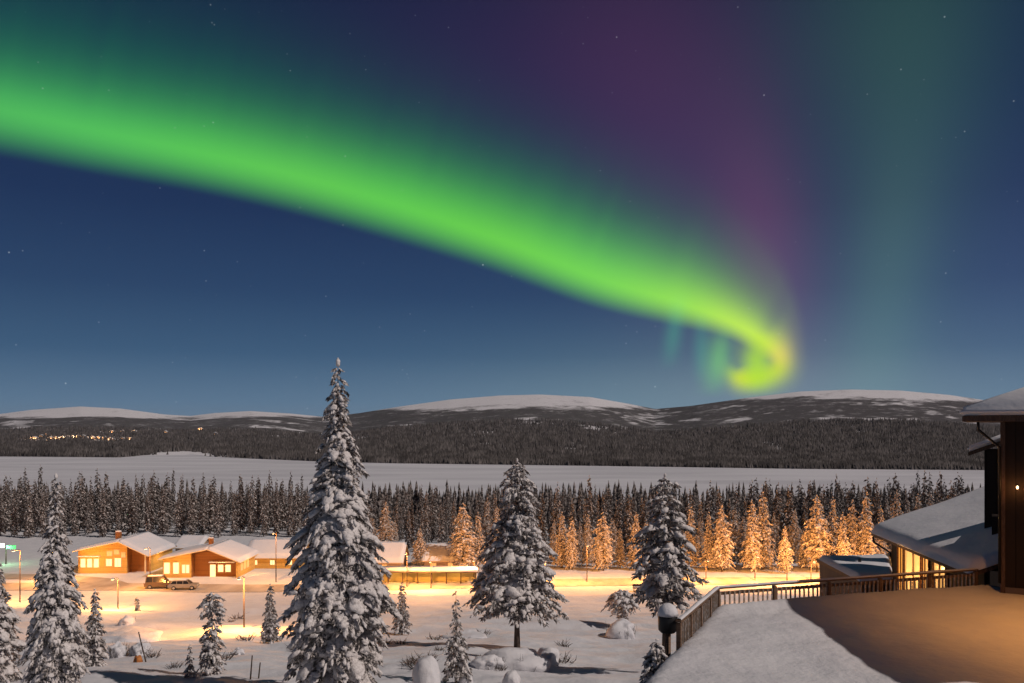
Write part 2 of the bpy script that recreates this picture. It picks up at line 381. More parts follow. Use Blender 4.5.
def crown(rng, Hh, prof, bare, nb, snow=.75, droop=.55, nl=.30, dens=26, lod=ICO2, lean=(0, 0), side=None, rise=.12, padw=.26, clump=1.0):
    rng_off = float(rng.rand()*40); T = Tri(); pf = np.array(prof, float); zs = []
    fs = np.linspace(0.01, 1, 400); w = np.interp(fs, pf[:, 0], pf[:, 1])+.25*pf[:, 1].max()*.5; cdf = np.cumsum(w)/w.sum()
    order = np.interp((np.arange(nb)+rng.rand(nb))/nb, cdf, fs)
    az = rng.rand()*6.28
    for f in order:
        az += 2.39996+rng.normal(0, .35); r = np.interp(f, pf[:, 0], pf[:, 1]); Lb = r*(rng.uniform(.45, 1.0) if rng.rand() < .6 else rng.uniform(.9, 1.22))+.04
        if side is not None: Lb *= 1+side[0]*math.cos(az-side[1])
        if rng.rand() < .06: Lb *= .55
        if lod is ICO1: Lb *= 1+.35*float(vnoise(f*7+az*.4, Hh+nb*.37+rng_off, 2))
        z0 = Hh*(1-f*(1-bare))+Lb*droop*.45; z0 = min(z0, Hh*.995)
        d = np.array([math.cos(az), math.sin(az), 0]); lat = np.array([-d[1], d[0], 0]); dr = droop*rng.uniform(.7, 1.3)
        ctr = np.array([lean[0]*(1-f), lean[1]*(1-f), 0])
        pos = lambda t: ctr+d*(Lb*t)[..., None]+np.array([0, 0, 1])*(z0+Lb*(rise*t-dr*t*t))[..., None]
        hw = lambda t: Lb*padw*np.sin(np.pi*np.clip(t, 0, 1)**.75)+.06*min(1, Lb)
        # twigs with needles
        n = max(6, int(dens*Lb/nl*.3))
        t = rng.uniform(.12, 1.0, n)**.8; u = rng.uniform(-1, 1, n); b = pos(t)+lat*(u*hw(t))[:, None]; b[:, 2] -= np.abs(u)*hw(t)*.35
        dd = d[None]*rng.uniform(.1, .8, n)[:, None]+lat[None]*(u*.7+rng.normal(0, .25, n))[:, None]+np.array([0, 0, -1])*rng.uniform(.25, 1.1, n)[:, None]
        dd /= np.linalg.norm(dd, axis=1)[:, None]; ln = nl*rng.uniform(.5, 1.25, n)
        sd_ = np.cross(dd, rng.normal(size=(n, 3))); sd_ /= np.linalg.norm(sd_, axis=1)[:, None]; sd_ *= (ln*.22)[:, None]
        v = np.empty((n, 4, 3)); v[:, 0] = b; v[:, 1] = b+dd*(ln*.45)[:, None]+sd_; v[:, 2] = b+dd*ln[:, None]; v[:, 3] = b+dd*(ln*.45)[:, None]-sd_
        idx = np.arange(n)[:, None]*4
        T.add(v.reshape(-1, 3), np.vstack([idx+[0, 1, 2], idx+[0, 2, 3]]), 1)
        # the branch itself
        tt = np.linspace(0, .95, 4); pp = pos(tt); br = .012+.018*Lb
        vv = np.vstack([pp+lat*br, pp-lat*br]); T.add(vv, np.array([(i, i+1, i+5) for i in range(3)]+[(i, i+5, i+4) for i in range(3)]), 1)
        # a heavy pad of snow bending the outer half of some branches
        if lod is ICO2 and Lb > .6 and rng.rand() < .45*snow/.75:
            t = np.array(rng.uniform(.6, .85)); c = pos(t); h = float(hw(np.array(.6)))
            e1 = d+np.array([0, 0, 1])*(rise-2*dr*float(t)); e1 /= np.linalg.norm(e1); e3 = np.cross(e1, lat); e3 = e3 if e3[2] > 0 else -e3
            T.clump(c+e3*.03, (e1, lat, e3), (min(.62, Lb*rng.uniform(.18, .32)), min(.34, h*rng.uniform(.5, .8)+.03), min(.17, .28*h+.05)), rng, 0, lod, .2)
        # snow lying along the branch in lumps
        fine = lod is ICO2; m = max(1, int(round(Lb/((.30 if fine else .42)*clump*min(1.0, .35+Lb*.4)))))
        for j in range(m):
            if rng.rand() > snow: continue
            t = np.array(.22+.78*(j+rng.uniform(.2, .8))/m); c = pos(t); h = float(hw(t))
            sl = np.array([0, 0, 1])*(rise-2*dr*float(t)); e1 = d+sl; e1 /= np.linalg.norm(e1); e3 = np.cross(e1, lat); e3 = e3 if e3[2] > 0 else -e3
            if fine:
                for _q in range(2 if Lb > .5 else 1):
                    uu = rng.uniform(-.9, .9); k = rng.uniform(.5, 1.3)*(1.5 if rng.rand() < .15 else 1); al = rng.normal(0, .12)*Lb
                    T.clump(c+e1*al+lat*uu*h-np.array([0, 0, abs(uu)*h*.4])+e3*.02*Lb, (e1, lat, e3), (Lb/m*.55*k+.04, h*rng.uniform(.25, .6)+.03, (.22*h+.035)*k), rng, 0, lod, .26)
            else:
                uu = rng.uniform(-.55, .55); k = rng.uniform(.7, 1.25)
                T.clump(c+lat*uu*h+e3*.03*Lb, (e1, lat, e3), (Lb/m*.72*k+.05, h*rng.uniform(.55, .95)+.03, (.32*h+.05)*k), rng, 0, lod)
    T.clump((lean[0], lean[1], Hh*1.0), np.eye(3), (.05+.004*Hh, .05+.004*Hh, .02*Hh), rng, 0, ICO1, .1)
    return T
def trunk_mb(Hh, r, lean=(0, 0)):
    n = 9; return MB().tube([(lean[0]*(i/n), lean[1]*(i/n), -.6 if i == 0 else Hh*.97*i/n) for i in range(n+1)], [r*(1-i/n*.93)*(1.25 if i == 0 else 1) for i in range(n+1)], 9)
def tree(name, loc, label, Hh, prof, bare, nb, seed, cat='tree', group=None, tr=.2, mats=None, lean=(0, 0), **kw):
    rng = np.random.RandomState(seed); root = empty(name, loc); tag(root, label, cat, group)
    T = crown(rng, Hh, prof, bare, nb, lean=lean, **kw); T.build('crown', mats or [m_treesnow, m_needle], root)
    M4 = WORLD_M[root.name]; WORLD_M[root.name] = Matrix.Identity(4); trunk_mb(Hh, tr, lean).build('trunk', m_bark, root, smooth=True); WORLD_M[root.name] = M4
    return root
def tree_px(name, px, top, base, label, widths, bare, nb, seed, Y=None, **kw):
    """widths: (row, half width) pairs in pixels"""
    if Y is None: x, Y, z = at(px, base)
    else: x = (px-512)/F*Y; z = HC-(base-HZ)/F*Y
    g = gz(x, Y); Hh = (base-top)/F*Y; bot = top+(base-top)*(1-bare)
    prof = [((y-top)/(bot-top), w/F*Y) for y, w in widths]
    if z > g+.2: z = z
    return tree(name, (x, Y, z), label, Hh, prof, bare, nb, seed, tr=max(.05, .016*Hh), **kw)

# the big foreground trees
tree_px('spruce_tree', 338, 364, 702, 'tallest snow-laden spruce in the foreground, its tip reaching into the blue sky', [(364, 1), (385, 7), (400, 10), (430, 15), (470, 22), (500, 29), (550, 42), (600, 48), (650, 44), (700, 36)], .03, 500, 1, Y=40.0, snow=.74, droop=.62, nl=.30, dens=30, cat='spruce')
tree_px('spruce_tree', 56, 477, 706, 'snow-laden spruce standing before the left end of the log lodges, second from the left edge', [(477, 1), (500, 5), (530, 9), (560, 14), (600, 21), (640, 25), (690, 22)], .02, 330, 2, Y=40.5, snow=.85, droop=.75, nl=.28, cat='spruce')
tree_px('spruce_tree', -4, 560, 690, 'snow-covered spruce cut off by the left edge of the view', [(560, 2), (590, 10), (620, 16), (650, 22), (690, 24)], .02, 220, 3, Y=46, snow=.7, droop=.7, nl=.28, cat='spruce')
tree_px('pine_tree', 517, 462, 649, 'bushy snowy conifer with a bare dark lower trunk behind the rounded snow mound', [(462, 3), (472, 12), (490, 17), (510, 21), (535, 30), (560, 36), (590, 47), (612, 38), (625, 28)], .18, 210, 4, snow=.55, droop=.5, nl=.42, dens=34, cat='conifer', rise=.1)
tree_px('pine_tree', 665, 476, 640, 'snowy conifer with a bare trunk beside the corner of the wooden railing', [(476, 3), (486, 12), (505, 16), (525, 22), (550, 30), (575, 33), (598, 30), (610, 22)], .20, 130, 5, Y=52, snow=.6, droop=.42, nl=.34, dens=30, cat='conifer')
tree_px('pine_tree', 212, 594, 694, 'small drooping pine with a round snowy top left of the tallest spruce', [(594, 5), (600, 11), (610, 13), (622, 7), (640, 11), (660, 13), (680, 9)], .16, 74, 6, Y=47, snow=.65, droop=.7, nl=.24, cat='pine', rise=.25)
tree_px('spruce_tree', 95, 590, 676, 'slim young spruce just right of the snow-laden spruce at the left', [(590, 1), (600, 3), (625, 6), (650, 9), (672, 10)], .02, 150, 7, Y=52, snow=.72, droop=.6, nl=.26, cat='spruce')
tree_px('spruce_tree', 270, 585, 643, 'slender young spruce between the lamp post and the tallest spruce', [(585, 1), (600, 3), (620, 6), (640, 9)], .04, 110, 8, snow=.55, droop=.5, nl=.34, cat='spruce')
tree_px('spruce_tree', 402, 584, 635, 'small dark young spruce just right of the tallest spruce', [(584, 1), (600, 4), (618, 8), (632, 8)], .04, 90, 9, snow=.4, droop=.5, nl=.34, cat='spruce')
tree_px('spruce_sapling', 456, 592, 684, 'thin sapling with drooping snowy twigs right of the large rounded snow boulder', [(592, 1), (615, 4), (640, 9), (655, 13), (680, 14)], .05, 60, 10, Y=47, snow=.4, droop=1.0, nl=.26, cat='sapling', rise=.3)
tree_px('spruce_sapling', 190, 645, 690, 'tiny frosted sapling beside the drooping pine', [(645, 1), (665, 4), (688, 6)], .04, 34, 12, Y=46, snow=.6, droop=.6, nl=.2, cat='sapling')
tree_px('spruce_sapling', 137, 597, 611, 'tiny dark spruce standing alone on the lamp-lit snow before the parked cars', [(597, .5), (611, 2.4)], .04, 30, 13, snow=.2, droop=.5, nl=.35, cat='sapling')
tree_px('spruce_tree', 657, 640, 706, 'small frosted spruce rising beside the near end post of the railing', [(640, 1), (655, 8), (680, 17), (705, 22)], .02, 120, 14, Y=24.0, snow=.8, droop=.5, nl=.16, cat='spruce')

# frosted spruces: a few moulds, then copies
PROFS = [[(0, .02), (.1, .35), (.4, 1.0), (.75, 1.6), (1, 1.75)], [(0, .02), (.1, .5), (.35, 1.3), (.7, 1.75), (1, 1.6)], [(0, .02), (.15, .4), (.5, .9), (.8, 1.25), (1, 1.35)]]
moulds = []
for i in range(5):
    moulds.append(tree('spruce_tree', (0, 0, 0), 'x', 13.0, [(a, b*(1.0+.12*(i % 3))) for a, b in PROFS[i % 3]], .07, 150, 40+i, cat='spruce', tr=.16, mats=[mat('frost_%d' % i, (.60, .54, .50), .9, noise=(2, (.32, .27, .24), .42, .66)), m_frost], snow=.55, droop=.5, nl=.55, dens=18, lod=ICO1))
used = set()
def place(pool, i, x, Y, hh, label, group=None, wide=1.0, z=None):
    src = pool[i]
    if i in used and pool is moulds or (('f', i) in used and pool is not moulds): o = copy_tree(src)
    else: o = src; used.add(i if pool is moulds else ('f', i))
    s = hh/13.0; o.location = (x, Y, (gz(x, Y) if z is None else z)-.1); o.scale = (s*wide, s*wide, s); o.rotation_euler = (0, 0, random.uniform(0, 6.28))
    o['label'] = label; o['category'] = 'spruce'
    if group: o['group'] = group
    return o
# px, top row, distance, half width in px, label : trees the street lamps light
LIT = [
 (386, 502, 166, 11, 'orange-lit frosted spruce behind the snow-roofed hut right of the tallest spruce', 0),
 (372, 516, 170, 9, 'dim amber frosted spruce tucked against the right side of the tallest spruce', 2),
 (420, 528, 160, 8, 'small pale frosted spruce between the two village huts', 1),
 (463, 503, 158, 13, 'brightest amber frosted spruce left of the bushy conifer', 1),
 (478, 512, 160, 8, 'narrow amber spruce touching the brightest one left of the bushy conifer', 2),
 (487, 498, 172, 8, 'tall dusky spruce just left of the bushy conifer', 2),
 (562, 512, 160, 8, 'slim amber spruce just right of the bushy conifer', 2),
 (572, 517, 158, 6, 'narrow pale amber spruce, second to the right of the bushy conifer', 1),
 (588, 514, 162, 7, 'narrow orange spruce left of the glowing broad one beyond the snow bench', 0),
 (603, 512, 157, 10, 'glowing broad orange spruce midway between the two bare-trunked conifers', 1),
 (620, 528, 160, 6, 'short orange spruce behind the snow-covered bench', 2),
 (636, 512, 158, 9, 'tall amber spruce just left of the railing-side conifer', 0),
 (646, 520, 162, 6, 'slim amber spruce partly hidden by the railing-side conifer', 2),
 (691, 507, 160, 9, 'amber spruce partly hidden at the right side of the railing-side conifer', 0),
 (709, 512, 158, 8, 'slim pointed orange spruce above the railing corner', 2),
 (722, 505, 156, 11, 'full orange spruce just right of the railing corner', 1),
 (752, 500, 156, 11, 'left tree of the tall bright pair above the middle of the railing', 0),
 (763, 492, 158, 11, 'right and taller tree of the bright pair above the middle of the railing', 2),
 (785, 526, 154, 7, 'short isolated orange spruce behind the tall thin lamp pole', 1),
 (803, 528, 160, 6, 'small dusky amber spruce beside the short isolated one', 0),
 (817, 495, 156, 13, 'broadest golden spruce left of the flat-roofed shed', 1),
 (833, 497, 158, 9, 'golden spruce directly behind the corner of the flat-roofed shed', 0),
 (843, 512, 154, 8, 'low dense golden spruce above the snowy shed roof', 2),
 (853, 500, 157, 9, 'pale golden spruce above the middle of the shed roof', 1),
 (867, 492, 156, 11, 'tall bright golden spruce closest to the eave of the snowy lower roof', 0),
 (881, 505, 158, 8, 'golden spruce half behind the eave tip of the lower roof', 2),
 (897, 490, 164, 9, 'dim brown-lit spruce rising over the low end of the lower roof', 1),
 (918, 494, 168, 9, 'brownish frosted spruce over the middle of the lower snowy roof', 0),
]
for j, (px, top, Y, hw, lab, kind) in enumerate(LIT):
    x = (px-512)/F*Y; z = gz(x, Y); hh = HC-(top-HZ)/F*Y-z
    base = {0: 1.78, 1: 1.9, 2: 1.65}[kind]*(hh/13); wide = max(.7, min(1.6, hw/F*Y/base))
    place(moulds, kind if j % 2 == 0 else {0: 3, 1: 4, 2: 2}[kind], x, Y, hh, lab, 'frosted spruces lit by the village lamps', wide)

for j, (px, top, Y, hw) in enumerate(((395, 520, 172, 7), (497, 506, 168, 7), (554, 520, 166, 6), (580, 522, 167, 6), (612, 518, 168, 7), (653, 514, 168, 7), (682, 516, 167, 6), (700, 518, 168, 7), (735, 508, 168, 8), (743, 516, 163, 6), (774, 512, 168, 7), (795, 510, 167, 8), (826, 516, 165, 6), (860, 514, 164, 7), (887, 500, 168, 8), (907, 496, 170, 8), (930, 492, 172, 8))):
    x = (px-512)/F*Y; hh = HC-(top-HZ)/F*Y-gz(x, Y)
    place(moulds, j % 5, x, Y, hh, 'dim amber frosted spruce half hidden between the brighter lit spruces', 'dim amber spruces between the lit ones', max(.6, hw/F*Y/(1.75*hh/13)))
fmoulds = []
for i in range(6):
    fmoulds.append(tree('spruce_tree', (0, 0, 0), 'x', 13.0, [(a, b*(.80+.1*(i % 3))) for a, b in PROFS[i % 3]], .05, 105, 60+i, cat='spruce', tr=.15, mats=[mat('forest_snow_%d' % i, (.56, .52, .50), .9, noise=(2, (.22, .20, .19), .45, .7)), m_forest], snow=.5, droop=.5, nl=.62, dens=15, lod=ICO1))
front = [(-80, 204), (300, 206), (345, 190), (400, 180), (520, 172), (700, 168), (1000, 168)]
fx, fy = zip(*front)
topk = [(-80, 475), (60, 473), (180, 474), (300, 477), (400, 491), (520, 489), (580, 486), (700, 486), (760, 480), (850, 478), (1000, 474)]
tx, ty = zip(*topk)
NF = 268
for j in range(NF):
    px = -14+(j+random.uniform(-.6, .6))/NF*(965+14); row = j % 4
    Y = np.interp(px, fx, fy)+row*8+random.uniform(0, 7); x = (px-512)/F*Y; z = gz(x, Y)
    top = np.interp(px, tx, ty)+random.gauss(4, 6)+(7 if row == 0 else 0); hh = HC-(top-HZ)/F*Y-z
    side = 'left' if px < 300 else 'middle' if px < 620 else 'right'
    lab = {'left': 'dark frosted spruce in the forest wall behind the log lodges', 'middle': 'dark spruce in the forest behind the village huts', 'right': 'dark spruce in the forest behind the orange-lit trees'}[side]
    place(fmoulds, j % 6, x, float(Y), hh, lab, {'left': 'forest spruces behind the log lodges', 'middle': 'forest spruces behind the village huts', 'right': 'forest spruces behind the orange-lit trees'}[side], random.uniform(.55, 1.0))
# the rest of the wood down to the lake shore, one mass
nf = 2600; Yw = RNG.uniform(205, 470, nf); pw = RNG.uniform(-220, 1250, nf); k = Yw > np.interp(pw, fx, fy)+34; Yw, pw = Yw[k], pw[k]; nf = len(Yw)
Xw = (pw-512)/F*Yw; Zw = ground_z(Xw, Yw); hw_ = RNG.uniform(7, 12.5, nf); T = []; nT = 7
ang = np.linspace(0, 2*np.pi, 7)[:-1]
Vw, Fw = [], []
for j in range(nT):      # ragged tiers
    zb = Zw+hw_*(.06+.90*j/nT); zt = Zw+hw_*min(1, .06+.90*(j+1.7)/nT); r = hw_*.15*(1-j/nT*.9)
    v = np.empty((nf, 7, 3)); rr = r[:, None]*RNG.uniform(.6, 1.3, (nf, 6)); v[:, :6, 0] = Xw[:, None]+rr*np.cos(ang+j); v[:, :6, 1] = Yw[:, None]+rr*np.sin(ang+j)
    v[:, :6, 2] = zb[:, None]+RNG.uniform(-.5, .2, (nf, 6)); v[:, 6, 0] = Xw; v[:, 6, 1] = Yw; v[:, 6, 2] = zt
    Fw.append((np.array([(i, (i+1) % 6, 6) for i in range(6)])[None]+(np.arange(nf)*7+j*nf*7)[:, None, None]).reshape(-1, 3)); Vw.append(v.reshape(-1, 3))
tag(tri_mesh('lakeshore_forest', np.vstack(Vw), np.vstack(Fw), None, m_forest), 'dark wood running down to the near shore of the frozen lake', kind='stuff')
# ------------------------------------------------------------------ aurora: a glowing band high above the far fells
def catmull(pts, n):
    p = np.array(pts, float); p = np.vstack([2*p[0]-p[1], p, 2*p[-1]-p[-2]]); m = len(p)-3
    t = np.linspace(0, m-1e-6, n); i = t.astype(int); f = (t-i)[:, None]
    a, b, c, d = p[i], p[i+1], p[i+2], p[i+3]
    return .5*(2*b+(c-a)*f+(2*a-5*b+4*c-d)*f**2+(3*b-a-3*c+d)*f**3)
RS = 90000.0
def sky_pt(px, py):
    u, v = (px-512)/F, (HZ-py)/F; l = np.sqrt(1+u*u+v*v); return np.stack([u/l*RS, RS/l, v/l*RS+HC], -1)
# px, row, reach above, reach below, strength, colour (r,g,b light)
AUR = [
 (-190, 86, 230, 62, .80, .080, .46, .075), (-80, 96, 230, 60, .85, .080, .47, .075), (0, 108, 230, 58, .92, .080, .50, .075), (100, 130, 230, 54, .97, .085, .52, .070), (200, 151, 225, 50, 1, .095, .54, .060),
 (300, 175, 220, 48, 1, .11, .56, .055), (400, 204, 210, 46, 1, .115, .58, .050), (500, 238, 195, 42, 1, .14, .61, .045), (600, 277, 175, 38, 1, .18, .66, .06),
 (680, 301, 140, 32, 1, .30, .74, .07), (728, 319, 100, 24, 1, .46, .80, .08), (759, 337, 66, 20, 1, .56, .80, .08), (778, 354, 38, 20, 1, .68, .62, .07),
 (777, 369, 36, 20, 1, .50, .60, .0), (760, 378, 30, 20, 1, .42, .60, .0), (741, 378, 28, 18, 1, .54, .64, .0), (731, 372, 22, 13, .7, .34, .5, .0), (728, 362, 20, 11, .25, .15, .30, .02), (730, 352, 18, 9, .0, .1, .2, .03)]
ns, nt_ = 420, 90
A = catmull(AUR, ns); d = np.gradient(A[:, :2], axis=0); d /= np.linalg.norm(d, axis=1)[:, None]; nrm = np.stack([d[:, 1], -d[:, 0]], 1)   # left of travel = up
k = np.ones(25)/25; nrm = np.stack([np.convolve(np.pad(nrm[:, i], 12, 'edge'), k, 'valid') for i in (0, 1)], 1)
tt = np.linspace(-1, 1, nt_)
PXY = A[:, None, :2]+nrm[:, None]*np.where(tt[None, :] > 0, tt[None]*A[:, 2:3], tt[None]*A[:, 3:4]*.86)[..., None]
lo = np.clip(1+tt, 0, 1); prof_lo = (lo**2*(3-2*lo))**.85
tp = np.clip(tt, 0, 1)[None]; reach = A[:, 2:3]
core = np.exp(-(tp*reach/np.clip(reach*.19, 12, 36)*np.interp(A[:, 0:1], [0, 300, 600], [1, .96, .86]))**1.5); wide = .34*np.exp(-(tp*reach/np.interp(A[:, 0:1], [0, 350, 700], [88, 66, 52]))**1.5)*np.clip(reach/150, 0, 1)
hook = np.clip((62-reach)/30, 0, 1); soft = np.exp(-(tp/.42)**2)
prof_hi = (core*.66+wide*.95)/(.66+.36*np.clip(reach/150, 0, 1)*.95); prof_hi = prof_hi*(1-hook)+soft*hook
prof_hi = prof_hi*np.clip((1-tp)*4, 0, 1)
I = np.where(tt[None] > 0, prof_hi, prof_lo[None])*A[:, 4:5]
edge = np.clip(np.minimum(np.arange(ns), ns-1-np.arange(ns))/12, 0, 1)[:, None]; I = I*edge
# faint vertical rays inside the band
ray = 1+.05*np.interp(A[:, 0], np.arange(-250, 900, 9), RNG.normal(0, 1, len(np.arange(-250, 900, 9))))[:, None]*np.clip(tp*2, 0, 1)*(1-hook); I = I*ray
Cc = A[:, None, 5:8]*I[..., None]
shift = np.clip(tp*reach/95, 0, 1)[..., None]*(tt[None, :, None] > 0)*(1-hook[..., None]); Cc = Cc*(1-shift*np.array([.72, .10, -.15]))
Va = [sky_pt(PXY[..., 0], PXY[..., 1]).reshape(-1, 3)]; Ca = [Cc.reshape(-1, 3)]; Fa = [grid_faces(ns, nt_)]
# short hanging rays below the band
def hanging(x0, y0, x1, y1, w, col, base):
    n1, n2 = 24, 24; s = np.linspace(0, 1, n1)[:, None]; q = np.linspace(-1, 1, n2)[None]
    X = x0+(x1-x0)*s+q*w; Y = y0+(y1-y0)*s+0*q; g = np.exp(-(q*2)**2)*np.sin(np.pi*s)**1.2*np.clip((1-np.abs(q))*4, 0, 1)
    Va.append(sky_pt(X, Y).reshape(-1, 3)*.995); Ca.append((g[..., None]*np.array(col)).reshape(-1, 3)); Fa.append(grid_faces(n1, n2)+base)
hanging(680, 290, 668, 372, 17, (.015, .11, .055), ns*nt_)
hanging(724, 322, 712, 398, 24, (.09, .30, .06), ns*nt_+576)
hanging(702, 310, 700, 385, 15, (.01, .09, .05), ns*nt_+1152)
hanging(759, 330, 754, 396, 30, (.34, .60, .0), ns*nt_+1728)
ma = bpy.data.materials.new('aurora_light'); ma.use_nodes = True; N, L = ma.node_tree.nodes, ma.node_tree.links; N.clear()
at1 = N.new('ShaderNodeAttribute'); at1.attribute_name = 'glow'; em = N.new('ShaderNodeEmission'); L.new(at1.outputs['Color'], em.inputs[0])
tr_ = N.new('ShaderNodeBsdfTransparent'); sc_ = N.new('ShaderNodeSeparateColor'); L.new(at1.outputs['Color'], sc_.inputs[0])
dm = N.new('ShaderNodeMath'); dm.operation = 'MULTIPLY_ADD'; dm.use_clamp = True; L.new(sc_.outputs[1], dm.inputs[0]); dm.inputs[1].default_value = -1.1; dm.inputs[2].default_value = 1
cb = N.new('ShaderNodeCombineColor'); [L.new(dm.outputs[0], i_) for i_ in cb.inputs[:3]]; L.new(cb.outputs[0], tr_.inputs[0]); sm = N.new('ShaderNodeAddShader'); L.new(em.outputs[0], sm.inputs[0]); L.new(tr_.outputs[0], sm.inputs[1])
ou = N.new('ShaderNodeOutputMaterial'); L.new(sm.outputs[0], ou.inputs[0]); ma.cycles.emission_sampling = 'NONE'
ao = tri_mesh('aurora', np.vstack(Va), np.vstack(Fa), None, ma, smooth=True, quads=True)
cl = np.vstack(Ca); cl = np.hstack([np.clip(cl, 0, 5), np.ones((len(cl), 1))]).astype(np.float32)
ca_ = ao.data.attributes.new('glow', 'FLOAT_COLOR', 'POINT'); ca_.data.foreach_set('color', cl.ravel())
tag(ao, 'green aurora band sweeping down the night sky and curling yellow above the right fell', 'aurora')

# ------------------------------------------------------------------ lamps
WARM = (1.0, .39, .085)
def point(loc, power, parent=None, colour=(1.0, .54, .15), r=.12, name='lamp_light'):
    d = bpy.data.lights.new(name, 'POINT'); d.energy = power; d.color = colour; d.shadow_soft_size = r
    o = bpy.data.objects.new(name, d); COL.objects.link(o)
    if parent: o.parent = parent; o.location = WORLD_M[parent.name].inverted()@Vector(loc)
    else: o.location = loc
    return o
def street_lamp(px, base, top, power, label, Y=None, lit=True, big=1.0):
    if Y is None: x, Y, z = at(px, base)
    else: x = (px-512)/F*Y; z = gz(x, Y)
    h = max(3.2, HC-(top-HZ)/F*Y-z); r = empty('street_lamp', (x, Y, z)); tag(r, label, 'street lamp', 'street lamps of the village')
    MB().tube([(x, Y, z-.3), (x, Y, z+h*.5), (x, Y, z+h)], [.09, .07, .05], 8).build('pole', m_steel, r, smooth=True)
    a = (x, Y-1.5, z+h+.12)
    MB().tube([(x, Y, z+h-.1), (x, Y-.3, z+h+.1), a], .04, 6).build('arm', m_steel, r, smooth=True)
    hd = MB().box((x, Y-1.6, z+h+.14), (.30, .62, .12), taper=.25).build('lamp_head', m_dark, r, bevel=.02)
    if lit:
        MB().box((x, Y-1.62, z+h+.06), (.22, .46, .05)).build('bulb', m_bulb, hd)
        point((x, Y-1.62, z+h-.15), power, r, WARM)
    MB().box((x, Y-1.6, z+h+.24), (.26, .56, .09), taper=.4).build('snow_cap', m_snow, hd, smooth=True)
    return r
LAMPS = [
 (20, 602, 550, 1500, 'tall lamp post at the far left by the snow-laden spruce', None),
 (118, 609, 578, 1500, 'short lamp post on the bright snow in front of the left log lodge', None),
 (244, 628, 577, 2300, 'tall lamp post standing nearest the camera before the right log lodge', None),
 (276, 582, 533, 900, 'tall mast lamp at the right corner of the right log lodge', None),
 (150, 592, 548, 1000, 'slim lamp post standing beside the parked van', 139),
 (407, 590, 553, 1700, 'bright lamp over the snow-roofed huts right of the tallest spruce', 140),
 (431, 592, 561, 1500, 'lower lamp beside the long lit shelter', 138),
 (474, 588, 560, 1500, 'lamp in front of the brightest amber spruce', 145),
 (545, 590, 562, 1100, 'lamp hidden behind the bushy conifer', 146),
 (587, 590, 545, 1900, 'tall thin lamp post before the glowing broad orange spruce', 145),
 (641, 588, 552, 1400, 'lamp post beside the snow-covered bench', 146),
 (706, 588, 560, 1500, 'lamp post before the slim pointed orange spruce', 147),
 (755, 588, 556, 2000, 'lamp under the tall bright pair of spruces', 146),
 (787, 590, 548, 1500, 'tall thin lamp post by the short isolated orange spruce', 144),
 (811, 588, 562, 1900, 'low bright lamp left of the flat-roofed shed', 147),
 (845, 588, 560, 1700, 'lamp hidden behind the flat-roofed shed', 147),
 (876, 588, 560, 1700, 'lamp hidden behind the eave of the lower roof', 148),
 (55, 588, 552, 1300, 'lamp behind the snow-laden spruce at the left', 146),
]
for px, b, t, pw_, lb, Yl in LAMPS: street_lamp(px, b, t, pw_*(4.5 if px < 300 else 3.4 if px < 500 else 3.3), lb, Yl)
# green floodlight at the far left
x, Y, z = (6-512)/F*165, 165, 0; z = gz(x, Y)
r = empty('floodlight', (x, Y, z)); tag(r, 'green glowing floodlight on a mast at the left edge', 'floodlight')
MB().tube([(x, Y, z-.3), (x, Y, z+3.4)], [.12, .08], 8).build('pole', m_steel, r, smooth=True)
MB().box((x-.9, Y-.2, z+3.6), (1.3, .3, .8)).build('lamp_head', mat('white_lamp', (.9, 1, .9), .3, emit=((.85, 1, .8), 2.5)), r, bevel=.04)
MB().box((x+1.1, Y-.2, z+3.3), (1.8, .3, .7)).build('sign_panel', mat('green_panel', (.1, .6, .2), .4, emit=((.10, .7, .22), .7)), r, bevel=.03)
point((x, Y-1.5, z+3.2), 500, r, (.4, 1, .45))

